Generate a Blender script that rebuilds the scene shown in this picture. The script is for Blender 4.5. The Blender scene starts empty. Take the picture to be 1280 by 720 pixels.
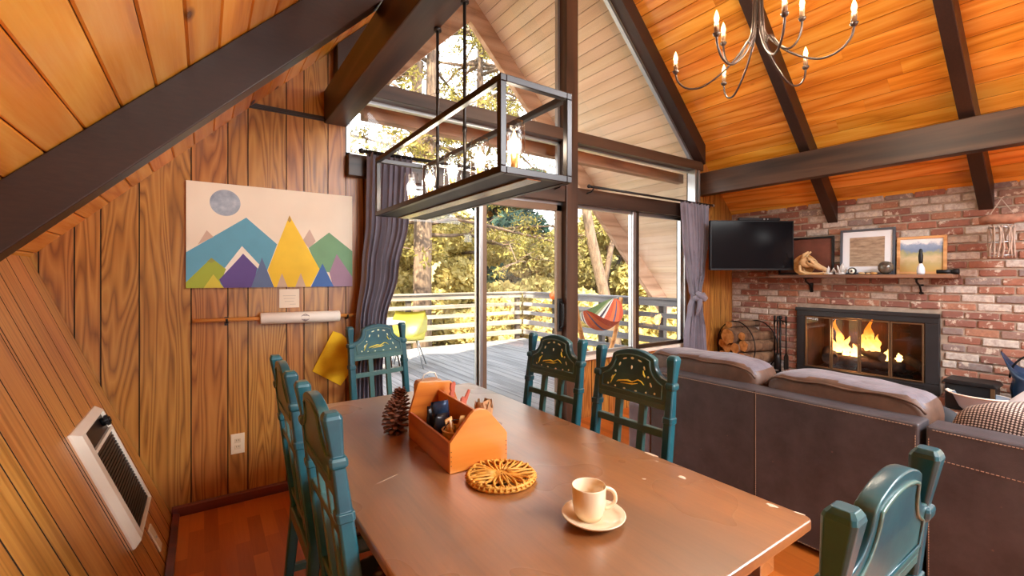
import bpy, bmesh, math, random
import numpy as np
from mathutils import Vector, Matrix

random.seed(7)
SC = bpy.context.scene
COL = SC.collection
PI = math.pi

# ------------------------------------------------------------------ helpers
def lin(c):
    c = c / 255.0
    return c / 12.92 if c <= 0.04045 else ((c + 0.055) / 1.055) ** 2.4

def rgb(r, g, b):
    return (lin(r), lin(g), lin(b), 1.0)

class MB:
    """collects vertices and faces of ONE mesh"""
    def __init__(self):
        self.v = []; self.f = []; self.m = []; self.r = []; self.s = []
    def add(self, vs, fs, mi=0, rnd=0.0, smooth=False):
        b = len(self.v)
        self.v += [tuple(p) for p in vs]
        for q in fs:
            self.f.append([i + b for i in q]); self.m.append(mi); self.r.append(rnd); self.s.append(smooth)
        return self
    def box(self, x0, x1, y0, y1, z0, z1, mi=0, rnd=0.0):
        vs = [(x0,y0,z0),(x1,y0,z0),(x1,y1,z0),(x0,y1,z0),(x0,y0,z1),(x1,y0,z1),(x1,y1,z1),(x0,y1,z1)]
        return self.add(vs, [(0,3,2,1),(4,5,6,7),(0,1,5,4),(1,2,6,5),(2,3,7,6),(3,0,4,7)], mi, rnd)
    def obox(self, c, ax, ay, az, mi=0, rnd=0.0, taper=(1,1)):
        c = Vector(c); ax = Vector(ax); ay = Vector(ay); az = Vector(az)
        vs = []
        for k, tp in ((-1, 1), (1, None)):
            tx, ty = (1, 1) if k < 0 else taper
            for (i, j) in ((-1,-1),(1,-1),(1,1),(-1,1)):
                vs.append(c + ax*i*tx + ay*j*ty + az*k)
        return self.add(vs, [(0,3,2,1),(4,5,6,7),(0,1,5,4),(1,2,6,5),(2,3,7,6),(3,0,4,7)], mi, rnd)
    def bar(self, a, b, w, h, up=(0,0,1), mi=0, rnd=0.0):
        a = Vector(a); b = Vector(b); d = (b - a); L = d.length; d.normalize()
        u = Vector(up); s = d.cross(u)
        if s.length < 1e-4: s = d.cross(Vector((1,0,0)))
        s.normalize(); n = s.cross(d)
        return self.obox((a+b)/2, s*w/2, n*h/2, d*L/2, mi, rnd)
    def rings(self, rings, mi=0, rnd=0.0, smooth=True, cap=True, closed=False):
        n = len(rings[0]); vs = [p for r in rings for p in r]; fs = []
        m = len(rings)
        for i in range(m if closed else m-1):
            a = i*n; b = ((i+1) % m)*n
            for j in range(n):
                k = (j+1) % n
                fs.append((a+j, a+k, b+k, b+j))
        if cap and not closed:
            fs.append(tuple(range(n-1, -1, -1))); fs.append(tuple((m-1)*n + j for j in range(n)))
        return self.add(vs, fs, mi, rnd, smooth)
    def tube(self, path, r, n=8, mi=0, rnd=0.0, closed=False, flat=None, smooth=True):
        P = [Vector(p) for p in path]; m = len(P)
        rs = r if isinstance(r, (list, tuple)) else [r]*m
        rings = []; prev = None
        for i in range(m):
            if closed: t = P[(i+1) % m] - P[i-1]
            elif i == 0: t = P[1]-P[0]
            elif i == m-1: t = P[-1]-P[-2]
            else: t = P[i+1]-P[i-1]
            if t.length < 1e-9: t = Vector((0,0,1))
            t.normalize()
            if prev is None:
                u = t.cross(Vector((0,0,1)))
                if u.length < 1e-3: u = t.cross(Vector((1,0,0)))
            else:
                u = prev - t*prev.dot(t)
                if u.length < 1e-6: u = t.cross(Vector((1,0,0)))
            u.normalize(); prev = u; w = t.cross(u)
            fl = flat or 1.0
            rings.append([P[i] + (u*math.cos(a) + w*math.sin(a)*fl)*rs[i] for a in (2*PI*j/n for j in range(n))])
        return self.rings(rings, mi, rnd, smooth, True, closed)
    def cyl(self, a, b, r, n=12, mi=0, r2=None, rnd=0.0):
        return self.tube([a, b], [r, r if r2 is None else r2], n, mi, rnd)
    def lathe(self, prof, c=(0,0,0), n=24, mi=0, rnd=0.0, axis=None, smooth=True, sx=1.0, sy=1.0):
        c = Vector(c); rings = []
        if axis is None: U, V, W = Vector((1,0,0)), Vector((0,1,0)), Vector((0,0,1))
        else:
            W = Vector(axis).normalized(); U = W.cross(Vector((0,0,1)))
            if U.length < 1e-3: U = Vector((1,0,0))
            U.normalize(); V = W.cross(U)
        for (r, z) in prof:
            r = max(r, 1e-4)
            rings.append([c + U*(r*math.cos(2*PI*j/n)*sx) + V*(r*math.sin(2*PI*j/n)*sy) + W*z for j in range(n)])
        return self.rings(rings, mi, rnd, smooth)
    def prism(self, pts, fn, t0, t1, mi=0, rnd=0.0, smooth=False, side=None):
        n = len(pts); k0 = len(self.m)
        vs = [fn(u, v, t0) for u, v in pts] + [fn(u, v, t1) for u, v in pts]
        fs = [tuple(range(n-1, -1, -1)), tuple(range(n, 2*n))] + [(i, (i+1) % n, n+(i+1) % n, n+i) for i in range(n)]
        self.add(vs, fs, mi, rnd, smooth)
        if side is not None:
            for i in range(k0 + 2, len(self.m)): self.m[i] = side
        return self
    def ell(self, c, r, nu=16, nv=10, mi=0, rnd=0.0, e=1.0, fn=None):
        """(super)ellipsoid; e<1 gives a pillow-like rounded box"""
        c = Vector(c); sp = lambda x, p: math.copysign(abs(x)**p, x)
        vs = []; fs = []
        for i in range(nv+1):
            th = -PI/2 + PI*i/nv
            for j in range(nu):
                ph = 2*PI*j/nu
                p = Vector((r[0]*sp(math.cos(th), e)*sp(math.cos(ph), e), r[1]*sp(math.cos(th), e)*sp(math.sin(ph), e), r[2]*sp(math.sin(th), e)))
                if fn: p = Vector(fn(p))
                vs.append(c + p)
        for i in range(nv):
            for j in range(nu):
                k = (j+1) % nu
                fs.append((i*nu+j, i*nu+k, (i+1)*nu+k, (i+1)*nu+j))
        return self.add(vs, fs, mi, rnd, True)
    def xf(self, mat, start=0):
        for i in range(start, len(self.v)):
            self.v[i] = tuple(mat @ Vector(self.v[i]))
        return self
    def map(self, fn, start=0):
        for i in range(start, len(self.v)): self.v[i] = fn(*self.v[i])
        return self
    def build(self, name, mats, parent=None, bevel=0.0, sub=0, recalc=True, weld=False, seg=2):
        me = bpy.data.meshes.new(name)
        me.from_pydata(self.v, [], self.f)
        me.polygons.foreach_set('material_index', self.m)
        me.polygons.foreach_set('use_smooth', self.s)
        at = me.attributes.new('rnd', 'FLOAT', 'FACE'); at.data.foreach_set('value', self.r)
        for m in (mats if isinstance(mats, (list, tuple)) else [mats]): me.materials.append(m)
        if recalc or weld:
            bm = bmesh.new(); bm.from_mesh(me)
            if weld: bmesh.ops.remove_doubles(bm, verts=bm.verts, dist=1e-4)
            if recalc: bmesh.ops.recalc_face_normals(bm, faces=bm.faces)
            bm.to_mesh(me); bm.free()
        me.update()
        o = bpy.data.objects.new(name, me); COL.objects.link(o)
        if parent: o.parent = parent
        if bevel:
            b = o.modifiers.new('bevel', 'BEVEL'); b.width = bevel; b.segments = seg; b.limit_method = 'ANGLE'; b.angle_limit = 0.7
        if sub:
            s = o.modifiers.new('sub', 'SUBSURF'); s.levels = sub; s.render_levels = sub
        return o

def tag(o, label, cat, group=None, kind=None):
    o['label'] = label; o['category'] = cat
    if group: o['group'] = group
    if kind: o['kind'] = kind
    return o

def thing(name, label, cat, loc=(0,0,0), rotz=0.0, group=None, kind=None):
    o = bpy.data.objects.new(name, None); COL.objects.link(o)
    o.empty_display_size = 0.1
    o.location = loc; o.rotation_euler = (0, 0, rotz)
    return tag(o, label, cat, group, kind)

def struct(o, label=None):
    o['kind'] = 'structure'
    if label: o['label'] = label
    return o

def dup(root, loc, rotz, label, group=None):
    r = root.copy(); COL.objects.link(r); r.location = loc; r.rotation_euler = (0, 0, rotz)
    r['label'] = label
    if group: r['group'] = group
    for ch in list(root.children):
        c = ch.copy(); COL.objects.link(c); c.parent = r
        for g in list(ch.children):
            d = g.copy(); COL.objects.link(d); d.parent = c
    return r

# ------------------------------------------------------------------ node materials
class NT:
    def __init__(self, name):
        self.mat = bpy.data.materials.new(name); self.mat.use_nodes = True
        self.t = self.mat.node_tree; self.t.nodes.clear()
        self.out = self.n('ShaderNodeOutputMaterial')
    def n(self, typ, **kw):
        x = self.t.nodes.new(typ)
        for k, v in kw.items(): setattr(x, k, v)
        return x
    def l(self, a, b): self.t.links.new(a, b)
    def val(self, sock, v):
        if hasattr(v, 'links') or isinstance(v, bpy.types.NodeSocket): self.l(v, sock)
        else: sock.default_value = v
    def math(self, op, a, b=0.0, c=None):
        x = self.n('ShaderNodeMath', operation=op); self.val(x.inputs[0], a); self.val(x.inputs[1], b)
        if c is not None: self.val(x.inputs[2], c)
        return x.outputs[0]
    def vmath(self, op, a, b):
        x = self.n('ShaderNodeVectorMath', operation=op); self.val(x.inputs[0], a); self.val(x.inputs[1], b)
        return x.outputs[0]
    def mix(self, f, a, b, blend='MIX'):
        x = self.n('ShaderNodeMix', data_type='RGBA', blend_type=blend)
        self.val(x.inputs[0], f); self.val(x.inputs[6], a); self.val(x.inputs[7], b); return x.outputs[2]
    def ramp(self, f, stops, interp='LINEAR'):
        x = self.n('ShaderNodeValToRGB'); x.color_ramp.interpolation = interp
        el = x.color_ramp.elements
        while len(el) > 1: el.remove(el[-1])
        el[0].position = stops[0][0]; el[0].color = stops[0][1]
        for p, c in stops[1:]:
            e = el.new(p); e.color = c
        self.val(x.inputs[0], f); return x.outputs[0]
    def coord(self): return self.n('ShaderNodeTexCoord').outputs['Object']
    def rnd(self): return self.n('ShaderNodeAttribute', attribute_name='rnd').outputs['Fac']
    def mapping(self, v, scale=(1,1,1), loc=(0,0,0), rot=(0,0,0)):
        x = self.n('ShaderNodeMapping'); self.l(v, x.inputs[0]); x.inputs[1].default_value = loc; x.inputs[2].default_value = rot; x.inputs[3].default_value = scale
        return x.outputs[0]
    def noise(self, v, scale=5.0, detail=3.0, rough=0.5, dist=0.0):
        x = self.n('ShaderNodeTexNoise'); self.l(v, x.inputs['Vector']); x.inputs['Scale'].default_value = scale
        x.inputs['Detail'].default_value = detail; x.inputs['Roughness'].default_value = rough; x.inputs['Distortion'].default_value = dist
        return x.outputs['Fac']
    def voro(self, v, scale=5.0, rand=1.0, feature='F1'):
        x = self.n('ShaderNodeTexVoronoi', feature=feature); self.l(v, x.inputs['Vector']); x.inputs['Scale'].default_value = scale
        x.inputs['Randomness'].default_value = rand
        return x.outputs['Distance']
    def bump(self, h, strength=0.2, dist=0.01):
        x = self.n('ShaderNodeBump'); x.inputs['Strength'].default_value = strength; x.inputs['Distance'].default_value = dist
        self.l(h, x.inputs['Height']); return x.outputs[0]
    def bsdf(self, col, rough=0.5, metal=0.0, normal=None, coat=0.0, spec=0.5, trans=0.0, sheen=0.0, coat_ior=1.5, coat_rough=0.12):
        b = self.n('ShaderNodeBsdfPrincipled')
        self.val(b.inputs['Base Color'], col); self.val(b.inputs['Roughness'], rough); b.inputs['Metallic'].default_value = metal
        b.inputs['Specular IOR Level'].default_value = spec; b.inputs['Coat Weight'].default_value = coat; b.inputs['Coat Roughness'].default_value = coat_rough; b.inputs['Coat IOR'].default_value = coat_ior
        b.inputs['Transmission Weight'].default_value = trans; b.inputs['Sheen Weight'].default_value = sheen
        if normal is not None: self.l(normal, b.inputs['Normal'])
        self.l(b.outputs[0], self.out.inputs[0]); return b

def plain(name, col, rough=0.5, metal=0.0, var=0.12, nscale=6.0, bump=0.0, bscale=60.0, coat=0.0, spec=0.5, sheen=0.0):
    t = NT(name); co = t.coord()
    f = t.noise(co, nscale, 4.0)
    d = tuple(c*(1-var*1.6) for c in col[:3]) + (1,); l = tuple(min(1, c*(1+var*1.6)) for c in col[:3]) + (1,)
    c = t.ramp(f, [(0.25, d), (0.75, l)])
    nm = t.bump(t.noise(co, bscale, 3.0), bump, 0.004) if bump else None
    t.bsdf(c, rough, metal, nm, coat, spec, 0.0, sheen)
    return t.mat

def wood(name, dark, mid, light, grain='Y', scale=3.0, ring=7.0, rough=0.35, coat=0.0, knots=0.0, tone=0.25, bump=0.12, stretch=0.08, fiber=0.35, spec=0.5):
    t = NT(name); co = t.coord(); r = t.rnd()
    off = t.n('ShaderNodeCombineXYZ'); 
    t.l(t.math('MULTIPLY', r, 37.0), off.inputs[0]); t.l(t.math('MULTIPLY', r, 91.0), off.inputs[1]); t.l(t.math('MULTIPLY', r, 53.0), off.inputs[2])
    p = t.vmath('ADD', co, off.outputs[0])
    sc = {'X': (stretch,1,1), 'Y': (1,stretch,1), 'Z': (1,1,stretch)}[grain]
    q = t.mapping(p, sc)
    n1 = t.noise(q, scale, 2.0, 0.45, 0.25)
    rings = t.math('PINGPONG', t.math('MULTIPLY', n1, ring), 0.5)
    rings = t.math('MULTIPLY', rings, 2.0)
    sf = {'X': (stretch*0.5,1,1), 'Y': (1,stretch*0.5,1), 'Z': (1,1,stretch*0.5)}[grain]
    n2 = t.noise(t.mapping(p, sf), 85.0, 3.0, 0.6)
    f = t.math('ADD', t.math('MULTIPLY', rings, 1-fiber), t.math('MULTIPLY', n2, fiber))
    c = t.ramp(f, [(0.12, dark), (0.45, mid), (0.85, light)])
    if knots:
        kv = t.voro(t.mapping(p, {'X': (0.45,1,1), 'Y': (1,0.45,1), 'Z': (1,1,0.45)}[grain]), knots, 1.0)
        kf = t.ramp(kv, [(0.03, (1,1,1,1)), (0.08, (0,0,0,1))])
        c = t.mix(kf, c, tuple(x*0.25 for x in dark[:3])+(1,))
    big = t.noise(co, 0.9, 2.0)
    v = t.math('ADD', 1.0-tone*0.5, t.math('MULTIPLY', t.math('FRACT', t.math('MULTIPLY', r, 7.31)), tone))
    v = t.math('MULTIPLY', v, t.math('ADD', 0.88, t.math('MULTIPLY', big, 0.24)))
    hs = t.n('ShaderNodeHueSaturation'); t.l(c, hs.inputs['Color']); t.l(v, hs.inputs['Value'])
    t.l(t.math('ADD', 0.492, t.math('MULTIPLY', t.math('FRACT', t.math('MULTIPLY', r, 3.77)), 0.016)), hs.inputs['Hue'])
    t.bsdf(hs.outputs[0], rough, 0.0, t.bump(f, bump, 0.003), coat, spec)
    return t.mat

def glass(name, tint=(1,1,1,1), ior=1.45, rough=0.0):
    t = NT(name)
    lw = t.n('ShaderNodeLayerWeight'); lw.inputs[0].default_value = 0.5
    f0 = ((ior-1)/(ior+1))**2
    fr = t.math('ADD', f0, t.math('MULTIPLY', t.math('POWER', lw.outputs['Facing'], 5.0), 1-f0))
    a = t.n('ShaderNodeBsdfTransparent'); a.inputs[0].default_value = tint
    g = t.n('ShaderNodeBsdfGlossy'); g.inputs['Roughness'].default_value = rough
    m = t.n('ShaderNodeMixShader'); t.l(fr, m.inputs[0]); t.l(a.outputs[0], m.inputs[1]); t.l(g.outputs[0], m.inputs[2])
    t.l(m.outputs[0], t.out.inputs[0]); return t.mat

def emit(name, col, strength):
    t = NT(name); e = t.n('ShaderNodeEmission'); e.inputs[0].default_value = col; e.inputs[1].default_value = strength
    t.l(e.outputs[0], t.out.inputs[0]); return t.mat

def leafmat(name, c1, c2, trans=0.55):
    t = NT(name); r = t.rnd()
    c = t.ramp(r, [(0.0, c1), (1.0, c2)])
    d = t.n('ShaderNodeBsdfDiffuse'); t.l(c, d.inputs[0])
    tr = t.n('ShaderNodeBsdfTranslucent'); t.l(c, tr.inputs[0])
    m = t.n('ShaderNodeMixShader'); m.inputs[0].default_value = trans
    t.l(d.outputs[0], m.inputs[1]); t.l(tr.outputs[0], m.inputs[2]); t.l(m.outputs[0], t.out.inputs[0]); return t.mat
# ------------------------------------------------------------------ materials
M = {}
M['pine'] = wood('varnished pine', rgb(192,112,30), rgb(228,152,52), rgb(240,178,82), 'Y', 5.0, 5.0, 0.26, 0.25, knots=3.4, tone=0.28, fiber=0.5)
M['soffit'] = wood('cream painted boards', rgb(208,180,152), rgb(224,198,172), rgb(232,210,188), 'Y', 4.0, 3.0, 0.6, 0.0, tone=0.06, bump=0.05)
M['panel'] = wood('oak grain panelling', rgb(124,74,28), rgb(168,108,46), rgb(188,130,62), 'Z', 6.5, 18.0, 0.36, 0.1, tone=0.12, stretch=0.10, fiber=0.38)
M['panelY'] = wood('oak grain knee panelling', rgb(138,82,32), rgb(184,120,54), rgb(204,144,72), 'Z', 10.0, 8.0, 0.30, 0.15, tone=0.12, stretch=0.025, fiber=0.55)
M['groove'] = plain('dark groove', rgb(42,24,12), 0.8)
M['beam'] = wood('dark stained beam', rgb(30,20,15), rgb(54,38,28), rgb(80,58,42), 'Y', 6.0, 3.0, 0.40, 0.0, tone=0.1, bump=0.25)
M['beamX'] = wood('dark stained rafter', rgb(28,18,14), rgb(44,29,22), rgb(62,41,30), 'X', 2.0, 1.5, 0.40, 0.0, tone=0.1, stretch=0.5, fiber=0.6, bump=0.25)
M['beamZ'] = wood('dark stained post', rgb(46,33,25), rgb(70,50,37), rgb(86,63,46), 'Z', 4.0, 4.0, 0.4, 0.0, tone=0.1)
M['header'] = wood('brown stained header', rgb(42,31,24), rgb(62,46,35), rgb(78,60,47), 'X', 4.0, 4.0, 0.4, 0.0, tone=0.1)
M['barge'] = wood('weathered barge wood', rgb(130,98,74), rgb(170,132,102), rgb(194,158,128), 'X', 4.0, 4.0, 0.7, 0.0, tone=0.1)
M['table'] = None
M['base'] = wood('dark red baseboard', rgb(70,28,12), rgb(98,42,18), rgb(118,54,24), 'X', 4.0, 4.0, 0.35, 0.1, tone=0.1)
M['alu'] = plain('mill aluminium', rgb(176,178,180), 0.32, 0.9, 0.05)
M['bronze'] = plain('dark bronze frame', rgb(72,58,48), 0.35, 0.7, 0.08)
M['brownalu'] = plain('brown door frame', rgb(120,98,80), 0.4, 0.4, 0.06)
M['black'] = plain('black metal', rgb(22,22,24), 0.45, 0.3, 0.15)
M['iron'] = plain('black wrought iron', rgb(26,25,26), 0.5, 0.6, 0.15, bump=0.2)
M['glass'] = glass('window glass')
M['bulbglass'] = glass('clear bulb glass', ior=1.35)
M['white'] = plain('white painted metal', rgb(232,222,206), 0.35, 0.0, 0.03)
M['plastic'] = plain('almond plastic', rgb(226,206,174), 0.3, 0.0, 0.02)
M['grille'] = plain('black grille', rgb(26,20,18), 0.4, 0.2, 0.15)
M['teal'] = None
M['yellow'] = plain('gold yellow paint', rgb(240,226,80), 0.45, 0.0, 0.1)
M['fabric_seat'] = None
M['curtain'] = None
M['deck'] = wood('weathered deck boards', rgb(96,95,97), rgb(118,117,118), rgb(136,134,133), 'Y', 5.0, 4.0, 0.7, 0.0, tone=0.2, bump=0.2)
M['rail'] = wood('weathered grey rail', rgb(108,100,90), rgb(130,122,110), rgb(146,138,126), 'X', 5.0, 4.0, 0.75, 0.0, tone=0.14, bump=0.2)
M['railpost'] = wood('dark grey rail post', rgb(50,44,38), rgb(66,58,50), rgb(78,70,60), 'Z', 5.0, 4.0, 0.75, 0.0, tone=0.14)
M['bark'] = None

def _table():
    t = NT('worn table varnish'); co = t.coord()
    q = t.mapping(co, (1, 0.07, 1))
    n1 = t.noise(q, 9.0, 3.0, 0.5, 0.0); n2 = t.noise(t.mapping(co, (1, 0.05, 1)), 120.0, 3.0, 0.6)
    f = t.math('ADD', t.math('MULTIPLY', n1, 0.65), t.math('MULTIPLY', n2, 0.35))
    c = t.ramp(f, [(0.3, rgb(104,58,22)), (0.5, rgb(144,86,36)), (0.72, rgb(172,108,50))])
    wear = t.noise(co, 2.2, 3.0, 0.55, 0.0)
    c = t.mix(t.ramp(wear, [(0.40, (0,0,0,1)), (0.68, (0.6,0.6,0.6,1))]), c, rgb(112,78,50))
    sc = t.voro(t.mapping(co, (40, 14, 1)), 1.0, 1.0)
    c = t.mix(t.ramp(sc, [(0.004, (0.5,0.5,0.5,1)), (0.012, (0,0,0,1))]), c, rgb(206,170,130))
    ro = t.ramp(t.noise(co, 2.5, 2.0, 0.5), [(0.3, (0.24,)*3+(1,)), (0.7, (0.34,)*3+(1,))])
    t.bsdf(c, ro, 0.0, t.bump(n2, 0.03, 0.001), 1.0, 0.6, coat_ior=2.2, coat_rough=0.36)
    return t.mat
M['table'] = _table()

def _teal():
    t = NT('teal chair paint'); co = t.coord()
    c = t.ramp(t.noise(co, 9.0, 4.0, 0.6), [(0.3, rgb(15,66,80)), (0.7, rgb(31,92,102))])
    g = t.n('ShaderNodeNewGeometry')
    e = t.ramp(g.outputs['Pointiness'], [(0.54, (0,0,0,1)), (0.62, (0.55,0.55,0.55,1))])
    c = t.mix(e, c, rgb(120,150,120))
    t.bsdf(c, 0.3, 0.0, t.bump(t.noise(co, 45.0, 3.0), 0.08, 0.003), 0.15, 0.5)
    return t.mat
M['teal'] = _teal()

def _floral():
    t = NT('dark floral seat cloth'); co = t.coord()
    v = t.n('ShaderNodeTexVoronoi'); t.l(co, v.inputs['Vector']); v.inputs['Scale'].default_value = 22
    c = t.ramp(v.outputs['Distance'], [(0.12, rgb(168,150,120)), (0.3, rgb(92,44,34)), (0.42, rgb(24,22,24))])
    t.bsdf(c, 0.85); return t.mat
M['fabric_seat'] = _floral()

def _curtain():
    t = NT('grey velvet curtain'); co = t.coord()
    c = t.ramp(t.noise(co, 8.0, 3.0), [(0.3, rgb(112,108,122)), (0.7, rgb(126,121,134))])
    t.bsdf(c, 0.75, 0.0, t.bump(t.noise(co, 220.0, 2.0), 0.1, 0.002), 0, 0.3, 0.0, 0.4); return t.mat
M['curtain'] = _curtain()

def _bark(name, c1, c2):
    t = NT(name); co = t.coord()
    f = t.noise(t.mapping(co, (1,1,0.22)), 16.0, 5.0, 0.65, 0.4)
    c = t.ramp(f, [(0.3, c1), (0.7, c2)])
    t.bsdf(c, 0.9, 0.0, t.bump(f, 0.7, 0.03)); return t.mat
M['bark'] = _bark('pine bark', rgb(62,48,38), rgb(118,98,80))
M['logbark'] = _bark('firewood bark', rgb(70,48,34), rgb(138,104,76))

def _logend():
    t = NT('cut log end'); co = t.coord()
    w = t.n('ShaderNodeTexNoise'); t.l(co, w.inputs['Vector']); w.inputs['Scale'].default_value = 18; w.inputs['Detail'].default_value = 4
    c = t.ramp(w.outputs['Fac'], [(0.3, rgb(180,120,58)), (0.55, rgb(222,170,102)), (0.8, rgb(236,196,136))])
    t.bsdf(c, 0.8); return t.mat
M['logend'] = _logend()

def _brick():
    t = NT('used brick'); co = t.coord(); r = t.rnd()
    c = t.ramp(r, [(0.0, rgb(148,94,76)), (0.18, rgb(162,106,84)), (0.32, rgb(136,90,78)), (0.43, rgb(172,122,96)), (0.53, rgb(150,120,108)), (0.62, rgb(140,128,124)), (0.69, rgb(200,190,180)), (1.0, rgb(214,208,202))], 'CONSTANT')
    f = t.noise(co, 34.0, 5.0, 0.7)
    c = t.mix(t.ramp(f, [(0.35, (0.55,0.55,0.55,1)), (0.65, (0,0,0,1))]), c, rgb(122,84,72))
    pn = t.noise(t.vmath('ADD', co, (3.1, 8.7, 1.3)), 13.0, 5.0, 0.7)
    c = t.mix(t.ramp(pn, [(0.555, (0,0,0,1)), (0.62, (0.85,0.85,0.85,1))]), c, rgb(206,190,172))
    t.bsdf(c, 0.85, 0.0, t.bump(t.noise(co, 70.0, 5.0, 0.7), 0.5, 0.006)); return t.mat
M['brick'] = _brick()
M['mortar'] = plain('grey brown mortar', rgb(160,142,126), 0.95, 0, 0.15, 20, 0.5, 60)

def _floor():
    t = NT('red brown strip floor'); co = t.coord()
    b = t.n('ShaderNodeTexBrick'); b.offset = 0.37; b.offset_frequency = 2
    t.l(t.mapping(co, (1,1,1), (0,0,0), (0,0,PI/2)), b.inputs['Vector'])
    b.inputs['Color1'].default_value = (0,0,0,1); b.inputs['Color2'].default_value = (1,1,1,1); b.inputs['Mortar'].default_value = (0.5,0.5,0.5,1)
    b.inputs['Scale'].default_value = 1.0; b.inputs['Mortar Size'].default_value = 0.0008; b.inputs['Brick Width'].default_value = 0.42; b.inputs['Row Height'].default_value = 0.066
    g = t.noise(t.mapping(co, (1,0.05,1)), 70.0, 3.0, 0.6)
    f = t.math('ADD', t.math('MULTIPLY', b.outputs[0], 0.6), t.math('MULTIPLY', g, 0.4))
    c = t.ramp(f, [(0.1, rgb(152,74,24)), (0.5, rgb(184,98,36)), (0.9, rgb(206,120,52))])
    t.bsdf(c, 0.3, 0.0, None, 0.0, 0.5); return t.mat
M['floor'] = _floor()

def _leather():
    t = NT('brown leather'); co = t.coord()
    f = t.noise(co, 7.0, 6.0, 0.65)
    c = t.ramp(f, [(0.3, rgb(54,50,53)), (0.7, rgb(76,71,74))])
    sp = t.voro(co, 14.0, 1.0)
    c = t.mix(t.ramp(sp, [(0.03, (0.5,0.5,0.5,1)), (0.07, (0,0,0,1))]), c, rgb(120,98,84))
    t.bsdf(c, 0.42, 0.0, t.bump(t.voro(co, 260.0), 0.15, 0.002), 0.0, 0.45); return t.mat
M['leather'] = _leather()

def _cushion():
    t = NT('brown suede cushion'); co = t.coord()
    f = t.noise(co, 9.0, 5.0, 0.6)
    c = t.ramp(f, [(0.3, rgb(86,79,86)), (0.7, rgb(118,110,118))])
    t.bsdf(c, 0.6, 0.0, t.bump(t.noise(co, 14.0, 4.0, 0.6), 0.35, 0.02), 0, 0.35, 0, 0.2); return t.mat
M['cushion'] = _cushion()
M['cushionside'] = plain('brown leather cushion side', rgb(84,58,44), 0.5, 0, 0.25, 14, 0.2, 60)

def _dots():
    t = NT('brown and cream dotted weave'); co = t.coord()
    k = 0.022
    q = t.mapping(co, (1,1,1), (0,0,0), (0,0,0))
    s = t.n('ShaderNodeSeparateXYZ'); t.l(q, s.inputs[0])
    a = t.math('ADD', t.math('MULTIPLY', s.outputs[1], 1.0), t.math('ADD', s.outputs[2], t.math('MULTIPLY', s.outputs[0], 0.8)))
    b = t.math('SUBTRACT', t.math('MULTIPLY', s.outputs[1], 1.0), t.math('ADD', s.outputs[2], t.math('MULTIPLY', s.outputs[0], 0.8)))
    sa = t.math('SINE', t.math('MULTIPLY', a, 2*PI/k)); sb = t.math('SINE', t.math('MULTIPLY', b, 2*PI/k))
    m = t.math('MULTIPLY', sa, sb)
    c = t.ramp(t.math('ADD', t.math('MULTIPLY', m, 0.5), 0.5), [(0.5, rgb(58,38,32)), (0.72, rgb(206,184,170))])
    t.bsdf(c, 0.85); return t.mat
M['dots'] = _dots()
# ------------------------------------------------------------------ camera
FOC = 562.0                                      # focal length in pixels of a 1280-wide frame
YAW = math.atan2(385.0, 562.0)
cam = bpy.data.cameras.new('camera'); cam.sensor_width = 36.0; cam.lens = FOC/1280.0*36.0
cam.shift_y = -14.0/1280.0; cam.clip_start = 0.02; cam.clip_end = 300
camo = bpy.data.objects.new('camera', cam); COL.objects.link(camo)
camo.location = (0, 0, 1.36); camo.rotation_euler = (PI/2, 0, -YAW)
SC.camera = camo

# ------------------------------------------------------------------ room shell (A-frame: ridge along Y at X = 2.8)
G = 3.18                                         # inner face of the glazed gable
YB = -3.2                                        # rear of the room
roofL = lambda x: 2.168 + x
roofR = lambda x: 7.768 - x
S2 = math.sqrt(0.5)

fl = MB().box(-0.25, 6.1, YB, 3.2, -0.12, 0.0)
struct(fl.build('floor', M['floor']))

def knee_x(z): return -0.144 - 0.388*z
# left wall leaning outwards, boards running up it
kn = MB(); y = 3.175; rr = random.Random(3)
kw = [0.155, 0.19, 0.175, 0.135, 0.16, 0.03, 0.20, 0.19, 0.10, 0.20, 0.15, 0.05, 0.2, 0.15, 0.1, 0.2, 0.2, 0.1, 0.15, 0.2, 0.2, 0.1, 0.2, 0.2, 0.15, 0.2, 0.2, 0.1, 0.2, 0.2, 0.2, 0.2, 0.2, 0.2]
for w in kw:
    y1 = y - w
    if y1 < YB: break
    kn.prism([(y1+0.004, 0), (y-0.004, 0), (y-0.004, 1), (y1+0.004, 1)], lambda u, v, t: (t, u, v*1.568), 0.0, -0.008, 0, rr.random(), side=1)
    y = y1
kn.prism([(YB, 0), (3.18, 0), (3.18, 1), (YB, 1)], lambda u, v, t: (t, u, v*1.568), -0.0078, -0.1, 1)
kno = struct(kn.build('wall_left', [M['panelY'], M['groove']]))
kno.location = (-0.144, 0, 0); kno.rotation_euler = (0, -math.atan(0.388), 0)

# back wall, panelled part left of the glass
def panel_strips(mb, edges, zlo, ztop, rs):
    for a, b in zip(edges[:-1], edges[1:]):
        mb.prism([(a+0.003, zlo(a)), (b-0.003, zlo(b)), (b-0.003, ztop(b-0.003)), (a+0.003, ztop(a+0.003))], lambda u, v, t: (u, t, v), G, G+0.008, 0, rs.random(), side=1)
rs = random.Random(11)
wl = MB()
eL = [-0.74, -0.68, -0.55, -0.449, -0.292, -0.061, 0.118, 0.222, 0.434, 0.537, 0.685, 0.80]
panel_strips(wl, eL, lambda x: 0.0, lambda x: roofL(x)+0.02, rs)
panel_strips(wl, [0.80, 0.923, 0.975], lambda x: 0.0, lambda x: 2.187, rs)
wl.prism([(-0.80, -0.1), (0.975, -0.1), (0.975, 2.187), (0.80, 2.187), (0.80, roofL(0.8)+0.02), (-0.80, roofL(-0.8)+0.02)], lambda u, v, t: (u, t, v), G+0.006, G+0.10, 1)
struct(wl.build('wall_back_left', [M['panel'], M['groove']]))
wr = MB()
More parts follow.
